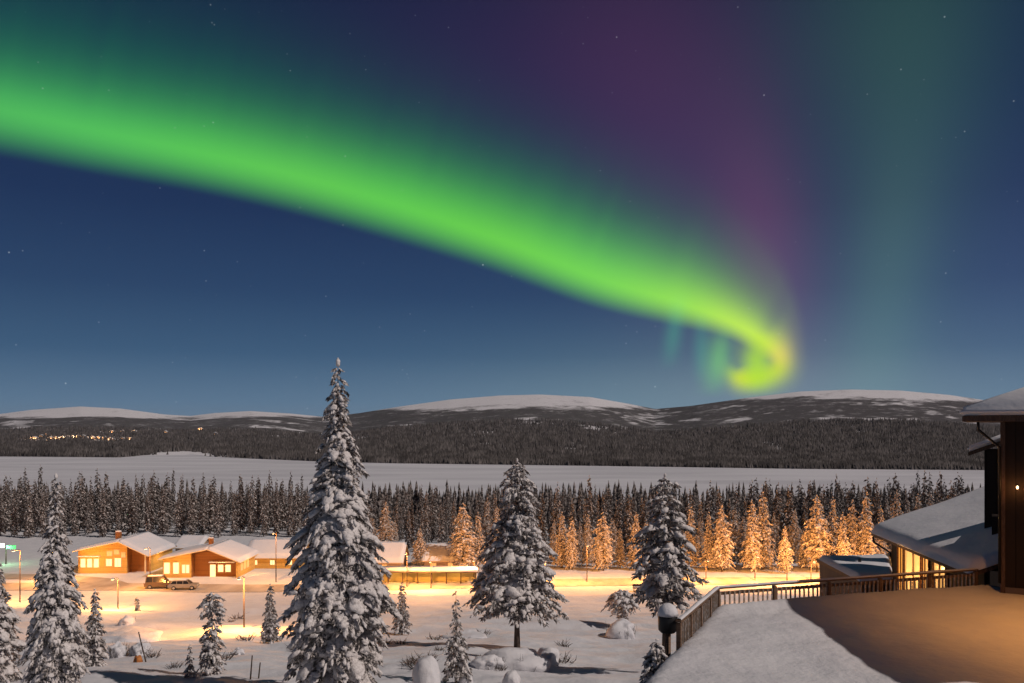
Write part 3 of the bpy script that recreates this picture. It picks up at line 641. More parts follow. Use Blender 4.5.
# ------------------------------------------------------------------ log lodges
m_log = planks('log_wall', (.44, .27, .07), (.60, .38, .11), .24, 'Z')
m_logd = planks('dark_log_wall', (.20, .08, .025), (.30, .13, .04), .24, 'Z')
m_trim = mat('pale_trim', (.62, .50, .34), .6)
m_dwood = mat('dark_wood', (.06, .035, .022), .7, noise=(5, (.10, .06, .04), .4, .7, (1, 1, 6)))
def gable_roof(r, xl, xa, xr, zl, za, zr, y0, y1, name='roof', over=.7, snow=.38):
    """asymmetric gable with its ridge along Y; snow lies on it as a thick rounded sheet"""
    def slope(x0, z0, x1, z1, t, lift, ov, seed):
        nu, nv = 14, 18; V, Fq = [], []
        dx, dz = x1-x0, z1-z0; l = math.hypot(dx, dz); x0e, z0e = x0-dx/l*ov, z0-dz/l*ov
        for k_ in range(2):
            for i in range(nu):
                for j in range(nv):
                    a, b = i/(nu-1), j/(nv-1); px_ = x0e+(x1-x0e)*a; pz = z0e+(z1-z0e)*a; py_ = (y0-over)+(y1-y0+2*over)*b
                    e = min(1, min(a*l/.35, min(b, 1-b)*(y1-y0)/.35)); th = t*(e*(2-e))**.5*(1+.22*float(vnoise(px_/2.2+seed, py_/2.2, 3)))
                    V.append((px_, py_, pz+lift+(th if k_ else 0)))
        n0 = nu*nv; q = grid_faces(nu, nv); Fq = [tuple(f) for f in q+n0]+[tuple(reversed(f)) for f in q]
        for i in range(nu-1):
            for j in (0, nv-1): a = i*nv+j; Fq.append((a, a+nv, a+nv+n0, a+n0))
        for j in range(nv-1):
            for i in (0, nu-1): a = i*nv+j; Fq.append((a, a+1, a+1+n0, a+n0))
        return V, Fq
    rf = MB()
    for (x0, z0, x1, z1) in ((xl, zl, xa, za), (xr, zr, xa, za)):
        l = math.hypot(x1-x0, z1-z0); a = Vector((x0-(x1-x0)/l*over, y0-over, z0-(z1-z0)/l*over)); b = Vector((x1, y0-over, z1))
        rf.prism([a, b, b+Vector((0, 0, .16)), a+Vector((0, 0, .16))], (0, y1-y0+2*over, 0))
    R = rf.build(name, m_trim, r)
    sn = MB()
    for sd_, (x0, z0, x1, z1) in enumerate(((xl, zl, xa, za), (xr, zr, xa, za))):
        V, Fq = slope(x0, z0, x1, z1, snow, .165, over+.06, sd_*7); sn.add(V, Fq)
    o = sn.build('roof_snow', m_roofsnow, R, smooth=True); return R
def window(r, c, w, h, face='front', glass=m_glasslit, bars=1, frame=m_trim, rz=0.0):
    """c: centre on the wall; face: front (-Y), right (+X), left (-X)"""
    c = Vector(c); ux, n = {'front': (Vector((1, 0, 0)), Vector((0, -1, 0))), 'right': (Vector((0, 1, 0)), Vector((1, 0, 0))), 'left': (Vector((0, 1, 0)), Vector((-1, 0, 0)))}[face]
    if rz: R_ = Matrix.Rotation(rz, 3, 'Z'); ux, n = R_@ux, R_@n
    up = Vector((0, 0, 1)); fr = MB(); t = .10
    def slab(a, b, ww, mb, d0, d1, mi=0):
        mb.beam(c+n*(d0+d1)/2+a, c+n*(d0+d1)/2+b, abs(d1-d0), ww, mi, up=ux if abs((b-a).z) > .01 else up)
    slab(-ux*w/2-ux*t, ux*w/2+ux*t, t, fr, 0, .08) if False else None
    for s_ in (-1, 1):
        fr.beam(c+n*.03+ux*(-w/2-t)+up*s_*(h/2+t/2), c+n*.03+ux*(w/2+t)+up*s_*(h/2+t/2), .09, t)
        fr.beam(c+n*.03+ux*s_*(w/2+t/2)-up*h/2, c+n*.03+ux*s_*(w/2+t/2)+up*h/2, .09, t, up=ux)
    for i in range(bars): q = -w/2+w*(i+1)/(bars+1); fr.beam(c+n*.035+ux*q-up*h/2, c+n*.035+ux*q+up*h/2, .05, .05, up=ux)
    fo = fr.build('window', frame, r)
    MB().prism([c+n*.012+ux*a*w/2+up*b*h/2 for a, b in ((-1, -1), (1, -1), (1, 1), (-1, 1))], -n*.05).build('pane', glass, fo)
    return fo
def gable_wall(mb, xl, xa, xr, zl, za, zr, y, z0, th, mi=0):
    mb.prism([(xl, y, z0), (xr, y, z0), (xr, y, zr), (xa, y, za), (xl, y, zl)], (0, th, 0), mi)

# left lodge
y0, y1 = 154.0, 166.0; xl, xa, xr = -78.6, -71.1, -66.3
r = empty('log_lodge', (-72.5, y0, 0)); tag(r, 'left log lodge with orange walls, a dark recessed porch and a thick snowy roof', 'lodge', 'log lodges of the village')
zl, za, zr = 4.1, 5.7, 3.4
w = MB(); gable_wall(w, xl, xa, -69.8, zl, za, 5.02, y0, -.5, .3); w.box((xl+.15, (y0+y1)/2, (zl-.7)/2), (.3, y1-y0-.02, zl+.3))
w.box((xr-.15, (y0+y1)/2+1.0, (zr-.5)/2), (.3, y1-y0-2.02, zr+.3)); w.box(((xl+xr)/2, y1-.15, 1.5), (xr-xl-.6, .28, 3.4))
w.build('wall', m_log, r)
w = MB(); w.prism([(-69.8, y0+2, -.5), (xr-.32, y0+2, -.5), (xr-.32, y0+2, zr+.05), (-69.8, y0+2, zr+1.3)], (0, .25, 0)); w.box((-69.9, y0+1.15, 2.1), (.2, 1.65, 5.0)); w.build('porch_wall', m_logd, r)  # shade of the recessed porch is put into the darker log colour
MB().beam((xr-.2, y0+.15, -.4), (xr-.2, y0+.15, 3.2), .22, .22, up=(1, 0, 0)).build('porch_post', m_trim, r)
gable_roof(r, xl, xa, xr, zl, za, zr, y0, y1)
for cx in (-77.7, -76.5, -75.3): window(r, (cx, y0, 1.9), .85, 1.5, bars=0)
MB().box((-76.5, y0-.4, 3.15), (3.9, .8, .12)).build('awning', m_roofsnow, r, bevel=.03)
for cx, cz, ww, hh in ((-72.9, 3.6, .8, .7), (-71.6, 3.9, .8, .7), (-73.0, 2.0, 1.0, 1.2), (-71.4, 2.0, 1.1, 1.5), (-70.4, 3.4, .6, .8)): window(r, (cx, y0, cz), ww, hh, bars=1, glass=m_glassdim if hh < 1 else m_glasslit)
ch = MB().box((-73.6, y0+5, 6.3), (.8, .8, 1.3)).build('chimney', m_logd, r)
MB().box((-73.6, y0+5, 7.08), (.9, .9, .25), taper=.3).build('snow_cap', m_snow, ch, bevel=.05)
point((-75.0, y0-2.6, 3.0), 210, r); point((-68.1, y0-.6, 2.9), 14, r); point((xr+2.0, y0+5, 2.6), 260, r)

# right lodge
y0, y1 = 149.3, 160.0; xl, xa, xr = -61.3, -53.3, -48.2
r = empty('log_lodge', (-55, y0, 0)); tag(r, 'right log lodge with a wide low gable, lit awning and bright side windows', 'lodge', 'log lodges of the village')
zl, za, zr = 3.35, 5.0, 2.95
w = MB(); gable_wall(w, xl, -56.8, -56.4, zl, 4.25, 4.25, y0, -.5, .3)
w.box((xl+.15, (y0+y1)/2, (zl-.7)/2), (.3, y1-y0-.02, zl+.3)); w.box((xr-.15, (y0+y1)/2, (zr-.5)/2), (.3, y1-y0, zr+.3)); w.box(((xl+xr)/2, y1-.15, 1.4), (xr-xl-.6, .28, 3.2)); w.build('wall', m_log, r)
w = MB(); w.prism([(-56.4, y0+1.3, -.5), (xr-.32, y0+1.3, -.5), (xr-.32, y0+1.3, zr+.05), (xa, y0+1.3, za-.05), (-56.4, y0+1.3, 4.3)], (0, .25, 0)); w.box((-56.5, y0+.85, 1.9), (.2, 1.0, 4.6)); w.build('porch_wall', m_logd, r)
gable_roof(r, xl, xa, xr, zl, za, zr, y0, y1)
for cx in (-60.6, -59.0): window(r, (cx, y0, 1.75), .95, 1.9, bars=0)
for cx in (-57.6, -56.9): window(r, (cx-.05, y0, 1.6), .5, 1.4, bars=0)
dr = MB().box((-53.0, y0+1.27, 1.1), (.95, .1, 2.1)).build('door', m_glasslit, r); MB().tube([(-52.7, y0+1.17, 1.0), (-52.7, y0+1.17, 1.3)], .03, 6).build('handle', m_dark, dr)
for cx in (-51.6, -50.3): window(r, (cx, y0+1.3, 1.5), .9, 1.2, bars=0)
MB().box((-51.0, y0+.55, 2.75), (4.6, 1.3, .14)).build('awning', m_roofsnow, r, bevel=.03)
for py_ in (151.5, 153.2, 155.0): window(r, (xr, py_, 1.7), 1.0, 1.2, face='right', bars=1, glass=m_glassdim)
ch = MB().box((-54.6, y0+5, 5.7), (.7, .7, 1.3)).build('chimney', m_logd, r); MB().box((-54.6, y0+5, 6.45), (.8, .8, .22), taper=.3).build('snow_cap', m_snow, ch, bevel=.05)
point((-58.6, y0-2.6, 2.7), 200, r); point((-51.0, y0-.9, 2.5), 70, r); point((xr+2.4, y0+4, 2.6), 260, r)

# low huts
def hut(px0, px1, Y, roof_h, ridge_h, depth, label, wall=m_log, win=2, dark=False):
    x0, x1 = (px0-512)/F*Y, (px1-512)/F*Y; z = gz((x0+x1)/2, Y)
    r = empty('snowy_hut', ((x0+x1)/2, Y, z)); tag(r, label, 'hut', 'low snow-roofed huts of the village')
    w = MB(); gable_wall(w, x0, (x0+x1)/2, x1, z+roof_h, z+ridge_h, z+roof_h, Y, z-.6, .25)
    for sx_ in (x0+.13, x1-.13): w.box((sx_, Y+depth/2, z+(roof_h-.6)/2-.05), (.25, depth-.52, roof_h+.5))
    gable_wall(w, x0, (x0+x1)/2, x1, z+roof_h, z+ridge_h, z+roof_h, Y+depth-.25, z-.6, .25); w.build('wall', wall, r)
    gable_roof(r, x0, (x0+x1)/2, x1, z+roof_h, z+ridge_h, z+roof_h, Y, Y+depth, over=.5, snow=.5)
    for i in range(win): window(r, (x0+(x1-x0)*(i+1)/(win+1), Y, z+1.3), .8, .9, glass=m_glassdim if dark else m_glasslit, bars=1)
    return r
m_pale = planks('weathered_boards', (.26, .19, .15), (.34, .26, .21), .22, 'Z')
def cross_hut(px0, px1, Y, eave, ridge, span, label, wall, dark=True, win=2):
    """hut whose snowy roof slope faces the camera"""
    x0, x1 = (px0-512)/F*Y, (px1-512)/F*Y; L_ = x1-x0; z = gz((x0+x1)/2, Y)
    r = empty('snowy_hut', (0, 0, 0)); tag(r, label, 'hut', 'low snow-roofed huts of the village')
    w = MB(); gable_wall(w, -span/2, 0, span/2, eave, ridge, eave, 0, -.6, .25); gable_wall(w, -span/2, 0, span/2, eave, ridge, eave, L_-.25, -.6, .25)
    for sx_ in (-1, 1): w.box((sx_*(span/2-.13), L_/2, (eave-.6)/2-.05), (.25, L_-.52, eave+.5))
    w.build('wall', wall, r); gable_roof(r, -span/2, 0, span/2, eave, ridge, eave, 0, L_, over=.5, snow=.55)
    for i in range(win): window(r, (-span/2, L_*(i+.6)/(win+.2), eave-.95), .8, .8, face='left', glass=m_glassdim if dark else m_glasslit, bars=1)
    r.rotation_euler = (0, 0, math.pi/2); r.location = (x1, Y, z); return r
cross_hut(252, 306, 164, 2.1, 4.3, 9, 'low lit hut with a broad snowy roof just left of the tallest spruce', m_log, False, 3)
cross_hut(183, 206, 178, 1.9, 3.3, 8, 'little snow-roofed hut half hidden between the two log lodges', m_pale, True, 1)
cross_hut(372, 404, 160, 1.9, 4.3, 9, 'steep snow-roofed hut right of the tallest spruce', m_pale, True, 1)
cross_hut(426, 462, 163, 1.7, 3.6, 9, 'low hut under a grey snow roof left of the brightest amber spruce', m_pale, True, 2)
# long shelter with a lit back wall
Y = 143.0; x0, x1 = (373-512)/F*Y, (476-512)/F*Y; z = gz((x0+x1)/2, Y)
r = empty('long_shelter', ((x0+x1)/2, Y, z)); tag(r, 'long open shelter with a brightly lit back wall and flat snow roof', 'shelter')
MB().box(((x0+x1)/2, Y+2.2, z+.7), (x1-x0, .2, 2.4)).build('back_wall', mat('pale_boards', (.62, .52, .22), .7), r)
for i in range(8): MB().box((x0+.1+(x1-x0-.2)*i/7, Y, z+.75), (.18, .18, 2.3)).build('post', m_dwood, r)
rf = MB().box(((x0+x1)/2, Y+1.1, z+1.98), (x1-x0+.8, 3.2, .14)).build('roof', m_dwood, r)
MB().box(((x0+x1)/2, Y+1.1, z+2.33), (x1-x0+.9, 3.3, .56), taper=.04).build('roof_snow', m_roofsnow, rf, bevel=.14, smooth=True)
for fx_ in (.2, .5, .8): point((x0+(x1-x0)*fx_, Y+.9, z+1.6), 40, r)

# snow-covered bench by the road
x, Y, z = at(640, 592); r = empty('bench', (x, Y, z)); tag(r, 'dark snow-topped bench beside the brightly lit road', 'bench')
MB().box((x, Y, z+.62), (2.3, .55, .10)).build('seat', m_dwood, r); MB().box((x, Y+.33, z+.95), (2.3, .08, .45)).build('backrest', m_dwood, r)
for s_ in (-1, 1): MB().box((x+s_*.95, Y, z+.25), (.12, .5, .62)).build('leg', m_dwood, r)
MB().box((x, Y, z+.78), (2.25, .5, .2), taper=.12).build('snow_cap', m_snow, r, bevel=.06, smooth=True)

# ------------------------------------------------------------------ parked cars
m_tyre = mat('tyre', (.02, .02, .02), .9); m_rim = mat('rim', (.4, .4, .42), .35, .8); m_cglass = mat('car_glass', (.02, .022, .025), .12, spec=.6)
m_red = mat('tail_lamp_glass', (.4, .02, .015), .3); m_clear = mat('headlamp_glass', (.7, .7, .7), .15)
def car(px, base, rz, label, colour, high, name='parked_car'):
    x, Y, z = at(px, base); z += .06; r = empty(name, (x, Y, z), rz); tag(r, label, 'car', 'cars parked before the log lodges')
    m = mat('car_paint', colour, .35, .3); M4 = WORLD_M[r.name]; T = lambda v: M4@Vector(v)
    hz = 1.0 if not high else 1.12; tz = 1.46 if not high else 1.92; W_ = .89
    body = [(-2.25, .32), (2.2, .32), (2.27, .62), (2.2, .86), (1.25, .80*hz+.14), (-2.1, .84*hz+.16), (-2.28, .78), (-2.3, .5)]
    cab = [(1.2, .92*hz), (.55, tz), (-1.55 if not high else -1.95, tz), (-2.08, .96*hz)]
    b = MB(); b.prism([T((a, -W_, c)) for a, c in body], M4.to_3x3()@Vector((0, 2*W_, 0))); B = b.build('body', m, r, bevel=.06)
    g = MB(); lowr = [T((a, s_*.82 if c < 1.2 else s_*.66, c)) for s_ in (-1, 1) for a, c in cab]
    g.add(lowr, [(0, 1, 2, 3), (7, 6, 5, 4), (0, 4, 5, 1), (1, 5, 6, 2), (2, 6, 7, 3), (3, 7, 4, 0)]); g.build('windows', m_cglass, r, bevel=.03)
    ro = MB(); xa_, xb_ = cab[1][0], cab[2][0]; ro.prism([T((xa_+.04, -.69, tz-.03)), T((xa_+.04, .69, tz-.03)), T((xb_-.04, .69, tz-.03)), T((xb_-.04, -.69, tz-.03))], (0, 0, .07))
    for s_ in (-1, 1):
        for px_ in (.0, -.95): ro.beam(T((px_, s_*.835, .95*hz)), T((px_-.02, s_*.675, tz)), .07, .05)
        ro.beam(T((1.2, s_*.82, .93*hz)), T((.57, s_*.67, tz)), .06, .06); ro.beam(T((-2.06, s_*.82, .96*hz)), T((xb_, s_*.67, tz)), .12, .06)
    R_ = ro.build('roof', m, r); MB().prism([T((xa_-.1, -.62, tz+.045)), T((xa_-.1, .62, tz+.045)), T((xb_+.1, .62, tz+.045)), T((xb_+.1, -.62, tz+.045))], (0, 0, .13)).build('snow_cap', m_snow, R_, bevel=.05, smooth=True)
    for a in (1.42, -1.4):
        for s_ in (-1, 1):
            wh = MB().tube([T((a, s_*.70, .33)), T((a, s_*.92, .33))], .34, 20).build('wheel', m_tyre, r, smooth=False)
            MB().tube([T((a, s_*.90, .33)), T((a, s_*.932, .33))], .20, 14).build('rim', m_rim, wh)
    for s_ in (-1, 1):
        MB().box((0, 0, 0), (.1, .34, .15)).build('headlight', m_clear, None)  if False else None
        h = MB(); h.prism([T((2.19, s_*.5, .66)), T((2.19, s_*.82, .66)), T((2.19, s_*.82, .80)), T((2.19, s_*.5, .80))], M4.to_3x3()@Vector((.07, 0, 0))); h.build('headlight', m_clear, r, bevel=.015)
        h = MB(); h.prism([T((-2.34, s_*.6, .78)), T((-2.34, s_*.86, .78)), T((-2.34, s_*.86, 1.0)), T((-2.34, s_*.6, 1.0))], M4.to_3x3()@Vector((.07, 0, 0))); h.build('tail_light', m_red, r, bevel=.015)
        MB().box(tuple(T((.95, s_*.98, 1.0))), (.14, .16, .12), rz=rz).build('mirror', m, r, bevel=.02)
    return r
car(160, 588.5, math.radians(12), 'boxy tan van parked before the gap between the two log lodges', (.20, .13, .07), True, 'parked_van')
car(184, 589.5, math.radians(8), 'grey estate car with dark windows parked right of the boxy van', (.30, .27, .24), False)

# ------------------------------------------------------------------ distant settlement across the lake
labs = ['distant lit lodge on the far left hillside, one of a glowing row']
vill = [(34, 439), (41, 437), (46, 436), (50, 439), (56, 439), (62, 438.5), (67, 438), (72, 438), (77, 437.5), (82, 437), (86, 439), (92, 438.5), (98, 438.5), (104, 438.5), (110, 440), (122, 439.5), (130, 439.8), (100, 434), (112, 433), (122, 432.5), (134, 432.5), (165, 433), (200, 430)]
m_far_win = mat('far_window', (1, .6, .3), .4, emit=((1, .50, .20), 6)); m_farwall = mat('far_wall', (.30, .18, .10), .8)
ht_tab_h = np.linspace(.01, .97, 900)
def hill_at(px, py):
    Yq, Zq = hill_z(np.full(900, float(px)), ht_tab_h); Xq = (px-512)/F*Yq
    Zq = Zq+26*fbm(Xq/900, Yq/700, 2, 4)*np.clip(ht_tab_h*3, 0, 1)*np.clip((1-ht_tab_h)*4, 0, 1)*(Yq/4500)
    i = int(np.argmin(np.abs(HZ-(Zq-HC)/Yq*F-py))); return float(Xq[i]), float(Yq[i]), float(Zq[i])
for j, (px, py) in enumerate(vill+[(215, 435.5)]):
    x, Y, z = hill_at(px, py); s_ = Y/3000*(1.35 if j == len(vill) else 1.0)
    r = empty('distant_lodge', (x, Y, z))
    if j == len(vill): tag(r, 'lone bright orange-lit lodge on the dark slope right of the glowing row', 'lodge')
    else: tag(r, labs[0], 'lodge', 'lit lodges of the settlement across the lake')
    w_, d_, h_ = 14*s_*random.uniform(.7, 1.3), 10*s_, 6*s_
    MB().prism([(x-w_/2, Y, z-3), (x+w_/2, Y, z-3), (x+w_/2, Y, z+h_*.7), (x, Y, z+h_*1.25), (x-w_/2, Y, z+h_*.7)], (0, d_, 0)).build('wall', m_farwall, r)
    rf = MB()
    for sg in (-1, 1): rf.prism([(x, Y-2, z+h_*1.28), (x+sg*(w_/2+2), Y-2, z+h_*.62), (x+sg*(w_/2+2), Y-2, z+h_*.78), (x, Y-2, z+h_*1.5)], (0, d_+4, 0))
    rf.build('roof', m_roofsnow, r)
    MB().box((x, Y-.3, z+h_*.38), (w_*.8, .5, h_*.42)).build('window', m_far_win, r)
    if j % 2 == 0: point((x, Y-25*s_, z+10*s_), 36000*s_*s_, r, (1, .55, .25), 2.0)

# ------------------------------------------------------------------ foreground snow heaps and bushes
def heap(name, px, base, hw_px, h_px, label, cat, seed, Y=None, depth=1.0, rough=.10, dark_twigs=0, lean=0, sub=4, m=None, group=None):
    """snow heap: a lumpy rounded mass"""
    if Y is None: x, Y, z = at(px, base)
    else: x = (px-512)/F*Y; z = gz(x, Y)
    a, h = hw_px/F*Y, h_px/F*Y; r = empty(name, (x, Y, z)); tag(r, label, cat, group)
    v, f = ico(sub); v = v.copy(); n = fbm(v[:, 0]*1.6+seed, v[:, 1]*1.6+v[:, 2]*1.3, seed, 3); v *= (1+rough*3*n)[:, None]
    v[:, 0] = v[:, 0]*a+v[:, 2]*lean*a; v[:, 1] *= a*depth; v[:, 2] = v[:, 2]*h*.75+h*.25
    T = Tri(); T.add(v, f, 0, True); T.build('snow', [m or m_snow], r)
    if dark_twigs:
        rng = np.random.RandomState(seed); mb = MB()
        for i in range(dark_twigs):
            an = rng.uniform(0, 6.28); rr = rng.uniform(.5, 1.0); p = Vector((x+math.cos(an)*a*rr, Y+math.sin(an)*a*rr*depth, z))
            q = p+Vector((math.cos(an)*rng.uniform(0, .4), math.sin(an)*rng.uniform(0, .4), rng.uniform(.3, 1.0)*h)); mid = (p+q)/2+Vector(rng.normal(0, .04, 3))
            mb.tube([p, mid, q], [.016, .012, .005], 4)
            for k_ in range(3): mb.tube([mid, mid+Vector((rng.normal(0, .18), rng.normal(0, .18), rng.uniform(.05, .3)*h))], [.01, .004], 3)
        mb.build('twigs', m_bark, r)
    return r
heap('snow_boulder', 426, 690, 15, 34, 'large rounded snow-capped boulder on the slope just right of the tallest spruce', 'snow boulder', 1, rough=.07)
heap('snow_mound', 515, 668, 33, 20, 'long rounded snow mound at the foot of the bushy conifer', 'snow mound', 2, depth=.7, rough=.10, dark_twigs=14)
heap('snow_mound', 548, 665, 12, 17, 'small lumpy snow-covered bush at the right end of the long mound', 'snow mound', 3, rough=.14, dark_twigs=12)
heap('snow_mound', 488, 667, 14, 12, 'dark twiggy low end of the long mound, half buried in snow', 'snow mound', 4, rough=.2, dark_twigs=26)
heap('snow_boulder', 512, 686, 9, 15, 'small snow hump at the bottom edge below the long mound', 'snow boulder', 5, rough=.08)
heap('snow_boulder', 466, 684, 7, 11, 'small pale snow lump right of the thin sapling', 'snow boulder', 6, rough=.1)
heap('snow_bush', 127, 624, 7, 8, 'small snowy bush alone on the orange-lit drift at the left', 'bush', 7, rough=.16, dark_twigs=18)
heap('snow_mound', 130, 640, 30, 9, 'broad low snow drift behind the tangled bush at the left', 'snow mound', 8, depth=1.0, rough=.12)
heap('snow_bush', 118, 656, 9, 14, 'tangled snowy bush with dark twigs left of the little orange tent', 'bush', 9, rough=.2, dark_twigs=60)
heap('snow_bush', 140, 655, 10, 13, 'spreading dark-twigged snowy bush behind the little orange tent', 'bush', 10, rough=.2, dark_twigs=60)
heap('snow_bush', 238, 655, 5, 6, 'small dark snowy tuft right of the drooping pine', 'bush', 11, rough=.2, dark_twigs=20)
heap('snow_bush', 622, 637, 14, 17, 'low snow-buried bush under the leaning snowy shrub', 'bush', 12, rough=.16, dark_twigs=30)
tree_px('snowy_shrub', 622, 591, 628, 'crooked snow-loaded shrub left of the railing-side conifer', [(591, 5), (600, 14), (606, 16), (612, 7), (622, 5), (628, 7)], .1, 60, 31, snow=.9, droop=.7, nl=.3, cat='shrub', rise=.3, clump=.9)
heap('snow_bush', 465, 638, 20, 6, 'low dark brushy hump left of the bushy conifer trunk', 'bush', 13, rough=.2, dark_twigs=60)
heap('snow_bush', 300, 652, 6, 5, 'tiny snowy tuft beside the foot of the tallest spruce', 'bush', 14, rough=.2, dark_twigs=16)
# small tufts and twigs poking through the snow
rng = np.random.RandomState(5); TW = []
for i in range(4):
    mb = MB()
    for k_ in range(22):
        an = rng.uniform(0, 6.28); L_ = rng.uniform(.25, .75); rr = rng.uniform(0, .35); p = Vector((math.cos(an)*rr, math.sin(an)*rr, -.1)); q = p+Vector((math.cos(an)*L_*.5, math.sin(an)*L_*.5, L_)); m_ = (p+q)/2+Vector(rng.normal(0, .05, 3))
        mb.tube([p, m_, q], [.022, .016, .006], 4); mb.tube([m_, m_+Vector((rng.normal(0, .2), rng.normal(0, .2), rng.uniform(.1, .3)))], [.012, .005], 3)
    o = mb.build('twig_tuft', m_bark); TW.append(o)
for i in range(34):
    src = TW[i % 4]; o = src if i < 4 else src.copy()
    if i >= 4: COL.objects.link(o)
    px = rng.uniform(10, 610); py = rng.uniform(612, 672); x, Y, z = at(px, py); o.location = (x, Y, z); sc_ = rng.uniform(.6, 1.5); o.scale = (sc_*1.4, sc_*1.4, sc_*.8); o.rotation_euler = (0, 0, rng.uniform(0, 6))
    tag(o, 'small dark tuft of twigs poking through the foreground snow', 'twigs', 'twig tufts in the foreground snow')
# little orange tent
x, Y, z = at(138, 662); a = 4.6/F*Y; h = 9.5/F*Y; r = empty('small_tent', (x, Y, z)); tag(r, 'little orange tent-like cover lit in the snow beside the tangled bush', 'tent')
mt = mat('orange_canvas', (.50, .20, .06), .8, noise=(6, (.36, .13, .04), .4, .6))
v, f = ico(3); v = v.copy(); k = v[:, 2] > 0; v[:, 2] = np.where(k, v[:, 2], v[:, 2]*.1); s_ = 1-.35*np.clip(v[:, 2], 0, 1); v[:, 0] *= a*s_; v[:, 1] *= a*s_; v[:, 2] *= h
T = Tri(); T.add(v, f, 0, True); T.build('canvas', [mt], r)
MB().box((x-a*.1, Y-a*.80, z+h*.28), (a*.5, .1, h*.52), taper=.5).build('flap', m_dwood, r)
v2 = v.copy(); k = v2[:, 2] > h*.55; T = Tri(); q = [fc_ for fc_ in f if all(k[i] for i in fc_)]; T.add(v2*1.07, np.array(q), 0, True); T.build('snow_cap', [m_snow], r)
# marker poles and a low rail in the snow
for px, b, t, lb in ((250, 680, 656, 'taller thin marker pole in the snow left of the tallest spruce'), (258, 679, 663, 'shorter leaning marker pole beside the taller one'), (147, 662, 632, 'leaning dark broken stem rising out of the tangled bush')):
    x, Y, z = at(px, b); h = (b-t)/F*Y; MBp = MB().tube([(x, Y, z-.3), (x+(.12 if px != 147 else -.55), Y, z+h)], [.05, .035], 6); o = MBp.build('marker_pole' if px != 147 else 'broken_stem', m_bark); tag(o, lb, 'pole' if px != 147 else 'stem')

# ------------------------------------------------------------------ terrace with its railing
DZ = 19.55
poly = [(0.2, 10), (2.6, 19.5), (3.5, 21.8), (4.55, 24.2), (7.0, 29.6), (18.3, 33.55), (30, 33), (30, 10)]
def seg_near(p, a, b):
    d = b-a; t = max(0, min(1, (p-a).dot(d)/d.dot(d))); return a+d*t
PV = [Vector(q) for q in poly]
def inside(p):
    c = False
    for i in range(len(PV)):
        a, b = PV[i], PV[i-1]
        if (a.y > p.y) != (b.y > p.y) and p.x < (b.x-a.x)*(p.y-a.y)/(b.y-a.y)+a.x: c = not c
    return c
st = .22; xs_ = np.arange(-.2, 30.2, st); ys_ = np.arange(9.8, 34.2, st); idx = {}; V = []; Fq = []
for i, xx in enumerate(xs_):
    for j, yy in enumerate(ys_):
        p = Vector((xx, yy)); ins = inside(p); q = min((seg_near(p, PV[k_-1], PV[k_]) for k_ in range(len(PV))), key=lambda q_: (q_-p).length); dd = (q-p).length
        if not ins and dd > st*1.3: continue
        if not ins: p = q; dd = 0
        e = min(1, dd/.45); zt = DZ+.30*(e*(2-e))**.5*1.0-.02+.16*float(fbm(p.x/5, p.y/5, 4, 3))+.05*float(vnoise(p.x/.9, p.y/.6, 5))-.07*max(0, float(vnoise(p.x/.5, p.y/.45, 6))-.22)*4*max(0, 1-abs(p.y-27-.35*(p.x-14))/1.6)
        # wind-heaped along the long railing
        zt += .20*math.exp(-(min((seg_near(p, PV[4], PV[5])-p).length, 9)/1.1)**2)*e
        idx[i, j] = len(V); V.append((p.x, p.y, zt))
for i in range(len(xs_)-1):
    for j in range(len(ys_)-1):
        k4 = [(i, j), (i+1, j), (i+1, j+1), (i, j+1)]
        if all(k_ in idx for k_ in k4): Fq.append([idx[k_] for k_ in k4])
tag(tri_mesh('snow_terrace', V, Fq, None, m_snow, smooth=True, quads=True), kind='structure')
m_board = planks('terrace_boards', (.05, .032, .022), (.09, .055, .035), .16, 'X')
pc = [Vector((p[0], p[1], 12)) for p in poly]; cen = Vector((14, 22, 12)); pc = [p+(cen-p).normalized()*.06 for p in pc]
tag(MB().prism(pc, (0, 0, DZ-12+.02)).build('terrace_wall', m_board), kind='structure')
m_rail = mat('railing_wood', (.13, .075, .045), .7, noise=(4, (.20, .125, .08), .4, .7, (1, 1, 8)))
m_bal = mat('frosted_baluster', (.30, .22, .16), .8, noise=(9, (.55, .50, .46), .45, .7))
C0, C1, C2 = Vector((4.78, 24.35, 0)), Vector((7.12, 29.42, 0)), Vector((18.15, 33.28, 0))
r = empty('wooden_railing', (C1.x, C1.y, DZ)); tag(r, 'brown wooden railing with snow-dusted handrail around the snowy terrace', 'railing')
TOP = 20.47
